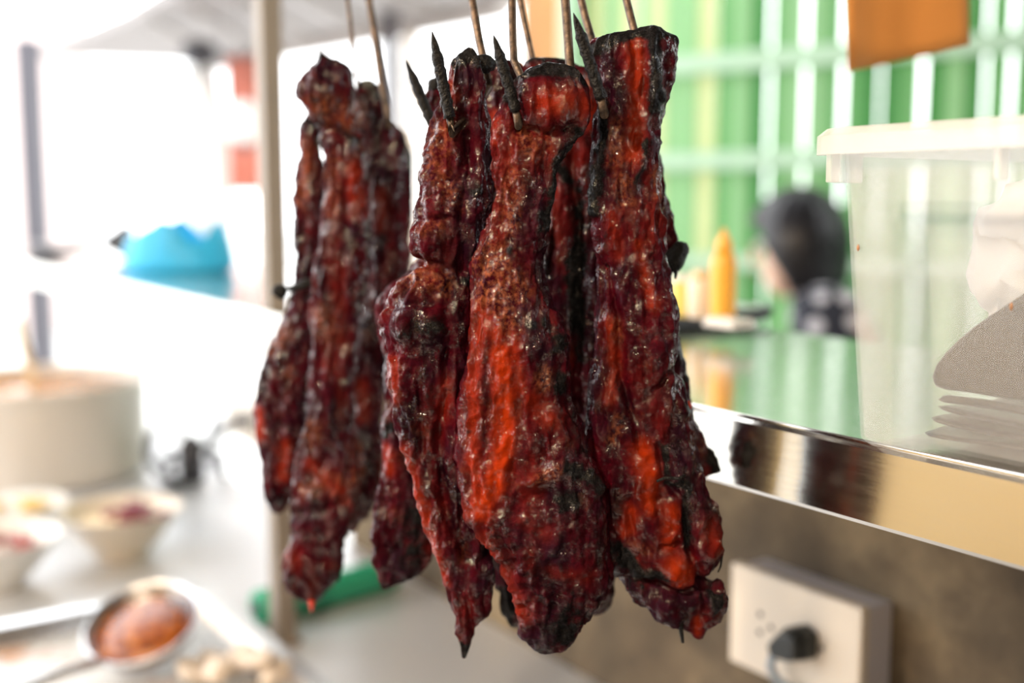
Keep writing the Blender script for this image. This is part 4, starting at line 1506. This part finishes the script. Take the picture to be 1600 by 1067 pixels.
fE = [('char', [(598, 680), (612, 662)], 8, 1.0), ('orange', [(608, 700), (612, 730)], 10, .6), ('wrinkle', [(620, 780), (630, 880)], 45, 2.0), ('dry', [(620, 800), (630, 890)], 50, .9), ('char', [(650, 800), (655, 850)], 22, .5)]
Em = meat('wide dusty strip end hanging behind the slim hooked strip', .735, rowsE, 130, 260, (.38, .020), 2.4, fE, 5, G1)
lump('char_knob', Em, 678, 133, .735, 11, 12, 9, M['char'], 9)
rowsF = [(120, 960, 1020), (200, 965, 1024), (300, 965, 1042), (330, 970, 1050), (355, 970, 1056), (372, 970, 1058), (400, 970, 1052), (440, 970, 1046), (500, 970, 1052), (545, 970, 1061), (590, 970, 1070), (630, 975, 1077), (660, 980, 1082), (675, 985, 1090), (690, 990, 1104),
         (705, 995, 1116), (720, 1000, 1123), (736, 1005, 1127), (744, 1005, 1104), (760, 1010, 1090), (800, 1020, 1080), (840, 1035, 1070)]
fF = [('char', [(1110, 705), (1124, 735)], 14, 1.0), ('tan', [(1095, 690), (1105, 705)], 9, .9), ('char', [(1070, 560), (1075, 620)], 14, .5)]
Fm = meat('dark strip with a scorched horn jutting out behind the square topped strip', .708, rowsF, 130, 260, (.42, .022), 2.3, fF, 6, G1)
k1 = lump('char_knob', Fm, 1056, 402, .700, 17, 26, 14, M['char'], 4, .5)
drip('char_drip', Fm, [(1054, 415), (1056, 428), (1055, 436)], .698, [5, 3, 1.5], M['char'])
drip('red_drip', Fm, [(1074, 628), (1078, 633), (1078, 639)], .700, [4, 3.5, 1.5], M['drip'])  # added drip, its colour stands for an orange glint
rowsG = [(92, 762, 800), (98, 755, 815), (120, 748, 830), (200, 745, 830), (300, 742, 830), (400, 722, 830), (500, 718, 830), (600, 715, 830), (700, 715, 830), (800, 730, 840), (860, 765, 845), (880, 769, 848), (905, 773, 850), (925, 782, 850), (950, 784, 850), (970, 794, 845), (982, 799, 825)]
fG = [('char', [(790, 930), (795, 970)], 18, .8), ('dry', [(785, 900)], 50, .8), ('orange', [(775, 180), (770, 230)], 10, .6)]
Gm = meat('half hidden strip behind the gap between the slim and the broad strip', .715, rowsG, 120, 240, (.4, .022), 2.3, fG, 7, G1)

# smaller bundle to the street side; tan strokes also colour in golden highlights
rowsL2 = [(82, 501, 503), (88, 499, 508), (92, 497, 522), (110, 488, 543), (130, 470, 552), (142, 463, 553), (160, 472, 551), (180, 484, 550), (200, 496, 562), (240, 507, 580), (300, 507, 578), (360, 503, 572), (400, 493, 572), (440, 490, 572), (480, 489, 562), (540, 490, 555), (600, 485, 550),
          (660, 477, 552), (720, 464, 560), (760, 459, 562), (790, 456, 560), (810, 459, 556), (830, 462, 542), (848, 459, 537), (862, 450, 536), (880, 441, 535), (900, 443, 528), (920, 448, 509), (935, 469, 500), (943, 482, 492)]
fL2 = [('tan', [(505, 165), (535, 175), (550, 190)], 18, .9), ('tan', [(520, 200)], 14, .7), ('tan', [(525, 250), (520, 330)], 12, .7), ('tan', [(505, 490), (515, 520)], 15, .85), ('tan', [(495, 660), (490, 690)], 11, .7), ('tan', [(480, 760), (520, 745), (555, 745)], 13, .9),
       ('groove', [(480, 200), (520, 205), (560, 205)], 8, 5), ('char', [(535, 205), (555, 215)], 14, .9), ('groove', [(545, 260), (540, 420), (530, 560), (530, 680)], 9, 3), ('orange', [(555, 260), (560, 330)], 14, .5), ('char', [(500, 160)], 9, .8), ('orange', [(490, 720), (545, 770)], 12, .5),
       ('groove', [(465, 800), (500, 790), (550, 770)], 9, 4), ('orange', [(460, 870)], 18, .4), ('bump', [(510, 130)], 35, 4)]
L2 = meat('strip with a pointed knob on top in the smaller bundle', .835, rowsL2, 150, 320, (.62, .028), 2.3, fL2, 8, G2)
drip('red_drip', L2, [(487, 938), (487, 948), (487, 957)], .830, [6, 4, 1.2], M['drip'])
drip('char_drip', L2, [(528, 890), (529, 900), (528, 908)], .830, [5, 4, 1.5], M['char'])
rowsL1 = [(178, 477, 484), (188, 472, 492), (200, 468, 498), (240, 465, 500), (280, 460, 510), (310, 457, 512), (340, 461, 512), (380, 461, 506), (400, 463, 502), (430, 461, 500), (450, 455, 490), (475, 450, 492), (500, 440, 492), (530, 423, 492), (560, 417, 490), (580, 409, 490), (610, 405, 488), (640, 400, 486),
          (680, 403, 480), (720, 413, 474), (760, 415, 464), (790, 420, 450), (803, 428, 438)]
fL1 = [('tan', [(480, 230), (478, 290), (470, 320)], 12, .9), ('tan', [(445, 520), (430, 545)], 12, .8), ('tan', [(455, 575)], 10, .7), ('orange', [(408, 640), (410, 680)], 10, .8), ('groove', [(470, 300), (475, 400)], 7, 3), ('groove', [(440, 620), (445, 700), (440, 760)], 8, 3), ('orange', [(450, 690), (445, 740)], 12, .6)]
L1 = meat('thin outer strip bulging low in the smaller bundle beside the steel post', .868, rowsL1, 120, 280, (.72, .024), 2.2, fL1, 9, G2)
lump('char_knob', L1, 438, 455, .86, 13, 13, 10, M['char'], 5)
drip('char_flap', L1, [(452, 452), (475, 444), (500, 438)], .848, [5, 8, 7], M['char'])
rowsL3 = [(124, 565, 582), (132, 556, 590), (160, 552, 599), (180, 550, 606), (200, 552, 622), (220, 556, 632), (240, 562, 638), (280, 570, 641), (340, 574, 644), (400, 572, 642), (460, 566, 634), (520, 558, 618), (600, 548, 604), (660, 546, 599), (720, 545, 600), (760, 545, 592), (785, 545, 584), (812, 545, 566), (832, 545, 552)]
fL3 = [('char', [(570, 128), (590, 150)], 12, .7), ('tan', [(562, 170), (568, 190)], 10, .7), ('tan', [(572, 520)], 9, .6), ('tan', [(560, 690), (565, 740), (550, 770)], 9, .7), ('groove', [(578, 300), (576, 430), (570, 480)], 9, 4), ('orange', [(600, 300), (598, 350)], 12, .4), ('orange', [(565, 600), (570, 650)], 12, .5)]
L3 = meat('dark strip with rounded shoulder in the smaller bundle', .875, rowsL3, 130, 280, (.6, .025), 2.3, fL3, 10, G2)

# ------------------------------------------------------------------ rail and hooks
ZR = 1.585
ra0 = at_depth(985, 20, .70)
ra1 = at_depth(560, 20, .875)
rd = Vector((ra1.x - ra0.x, ra1.y - ra0.y, 0)).normalized()
r0 = Vector((ra0.x, ra0.y, ZR)) - rd * .25
r1 = Vector((ra1.x, ra1.y, ZR)) + rd * .22
rail = thing('hanging_rail', 'round steel rail above the meat hung from the ceiling', 'rail', r0)
MB().tube([(0, 0, 0), r1 - r0], .007, 16).build('bar', M['steel'], rail, smooth=True)
for q_ in (r0 + rd * .03, r1 - rd * .03):
    MB().tube([q_ - r0 + Vector((0, 0, .006)), Vector((q_.x - r0.x, q_.y - r0.y, ZCEIL - ZR))], .005, 10).build('hanger', M['steel'], rail, smooth=True)


def rail_at(x):
    t_ = (x - r0.x) / rd.x
    return r0 + rd * t_


def hook(label, shank, D0, D1, tips, rad_=5.4, drop=36):
    """shank: pixel line from frame top to the meat; D1 the depth where it enters; tips: list of (pixel line, depth)"""
    D0, D1 = D0 + MEAT_DY, D1 + MEAT_DY
    k = D1 / FPX
    (x0, y0), (x1, y1) = shank[0], shank[-1]
    top = at_depth(x0, y0, D0)
    o = thing('meat_hook', label, 'hook', top)
    pts = []
    # loop over the rail
    ex = Vector(((top.x - at_depth(x1, y1, D1).x) * .35, 0, 0))
    rp = rail_at(top.x + ex.x)
    sd = Vector((-rd.y, rd.x, 0))
    rl = .007 + rad_ * k
    for a_ in (-60, -20, 20, 55, 90, 125, 160, 180):
        aa = R(180 - a_)
        pts.append(rp + sd * (-math.cos(aa)) * rl * -1 + Vector((0, 0, math.sin(aa) * rl)))
    for (x, y), f_ in zip(shank, np.linspace(0, 1, len(shank))):
        pts.append(at_depth(x, y, D0 + (D1 - D0) * f_))
    end = at_depth(x1 + (x1 - x0) / max(1, y1 - y0) * drop, y1 + drop, D1)
    pts.append(end)
    # rounded turn inside the meat
    MB().tube([p - top for p in pts], rad_ * k, 12).build('shank', M['hook'], o, smooth=True)
    for (tx0, ty0), (tx1, ty1), dt in tips:
        dt = dt + MEAT_DY
        tip = at_depth(tx0, ty0, dt)
        root = at_depth(tx1, ty1, dt + .004)
        ax = root - tip
        turn = [end, end + Vector((0, 0, -.008)) + (root - end) * .25, root + ax * .35 + Vector((0, 0, -.004)), root + ax * .18]
        MB().tube([p - top for p in turn], rad_ * k, 10).build('bend', M['hook'], o, smooth=True)
        n_ = 22
        tp, tr_ = [], []
        for j in range(n_ + 1):
            f_ = j / n_
            tp.append(tip - top + ax * (1.22 * f_))
            tr_.append((.4 + 8.2 * min(1, f_ / .30) ** .8 + .7 * math.sin(f_ * 37 + tx0) * min(1, f_ * 4) + .5 * math.sin(f_ * 71)) * k)
        MB().tube(tp, tr_, 12).build('pointed_tip', M['char'], o, smooth=True)
    return o


GH = 'hooks over the rail'
hook('sooty hook with two charred prongs holding the slim hooked strip', [(737, -4), (741, 20), (748, 60), (757, 100)], .690, .678, [((675, 49), (698, 160), .640), ((634, 94), (674, 190), .712)], 6.2)
hook('sooty hook with one blunt charred prong in the broad middle strip', [(800, -4), (801, 60), (803, 95), (815, 122)], .672, .650, [((771, 54), (800, 152), .625)], 6.0, 26)
hook('thin sooty hook leaning behind the blunt prong', [(812, -4), (818, 30), (832, 92)], .735, .724, [], 5.0)
hook('straight sooty hook going into the charred top of the middle strip', [(883, -4), (887, 50), (891, 112)], .668, .654, [], 7.0, 24)
hook('sooty hook with a sharp bright pointed prong beside the square topped strip', [(907, -4), (914, 25), (926, 66)], .700, .690, [((896, 20), (932, 130), .622)], 6.2)
hook('speckled hook standing in the square charred top', [(978, -4), (985, 25), (994, 60)], .675, .664, [], 6.2)
hook('very thin dark hook above the strip with the pointed knob', [(543, -4), (550, 60), (558, 125)], .88, .872, [], 3.4)
hook('bronze coloured hook lying down the shoulder of the rounded strip', [(576, -4), (586, 60), (596, 130), (606, 180)], .868, .852, [], 5.6, 20)
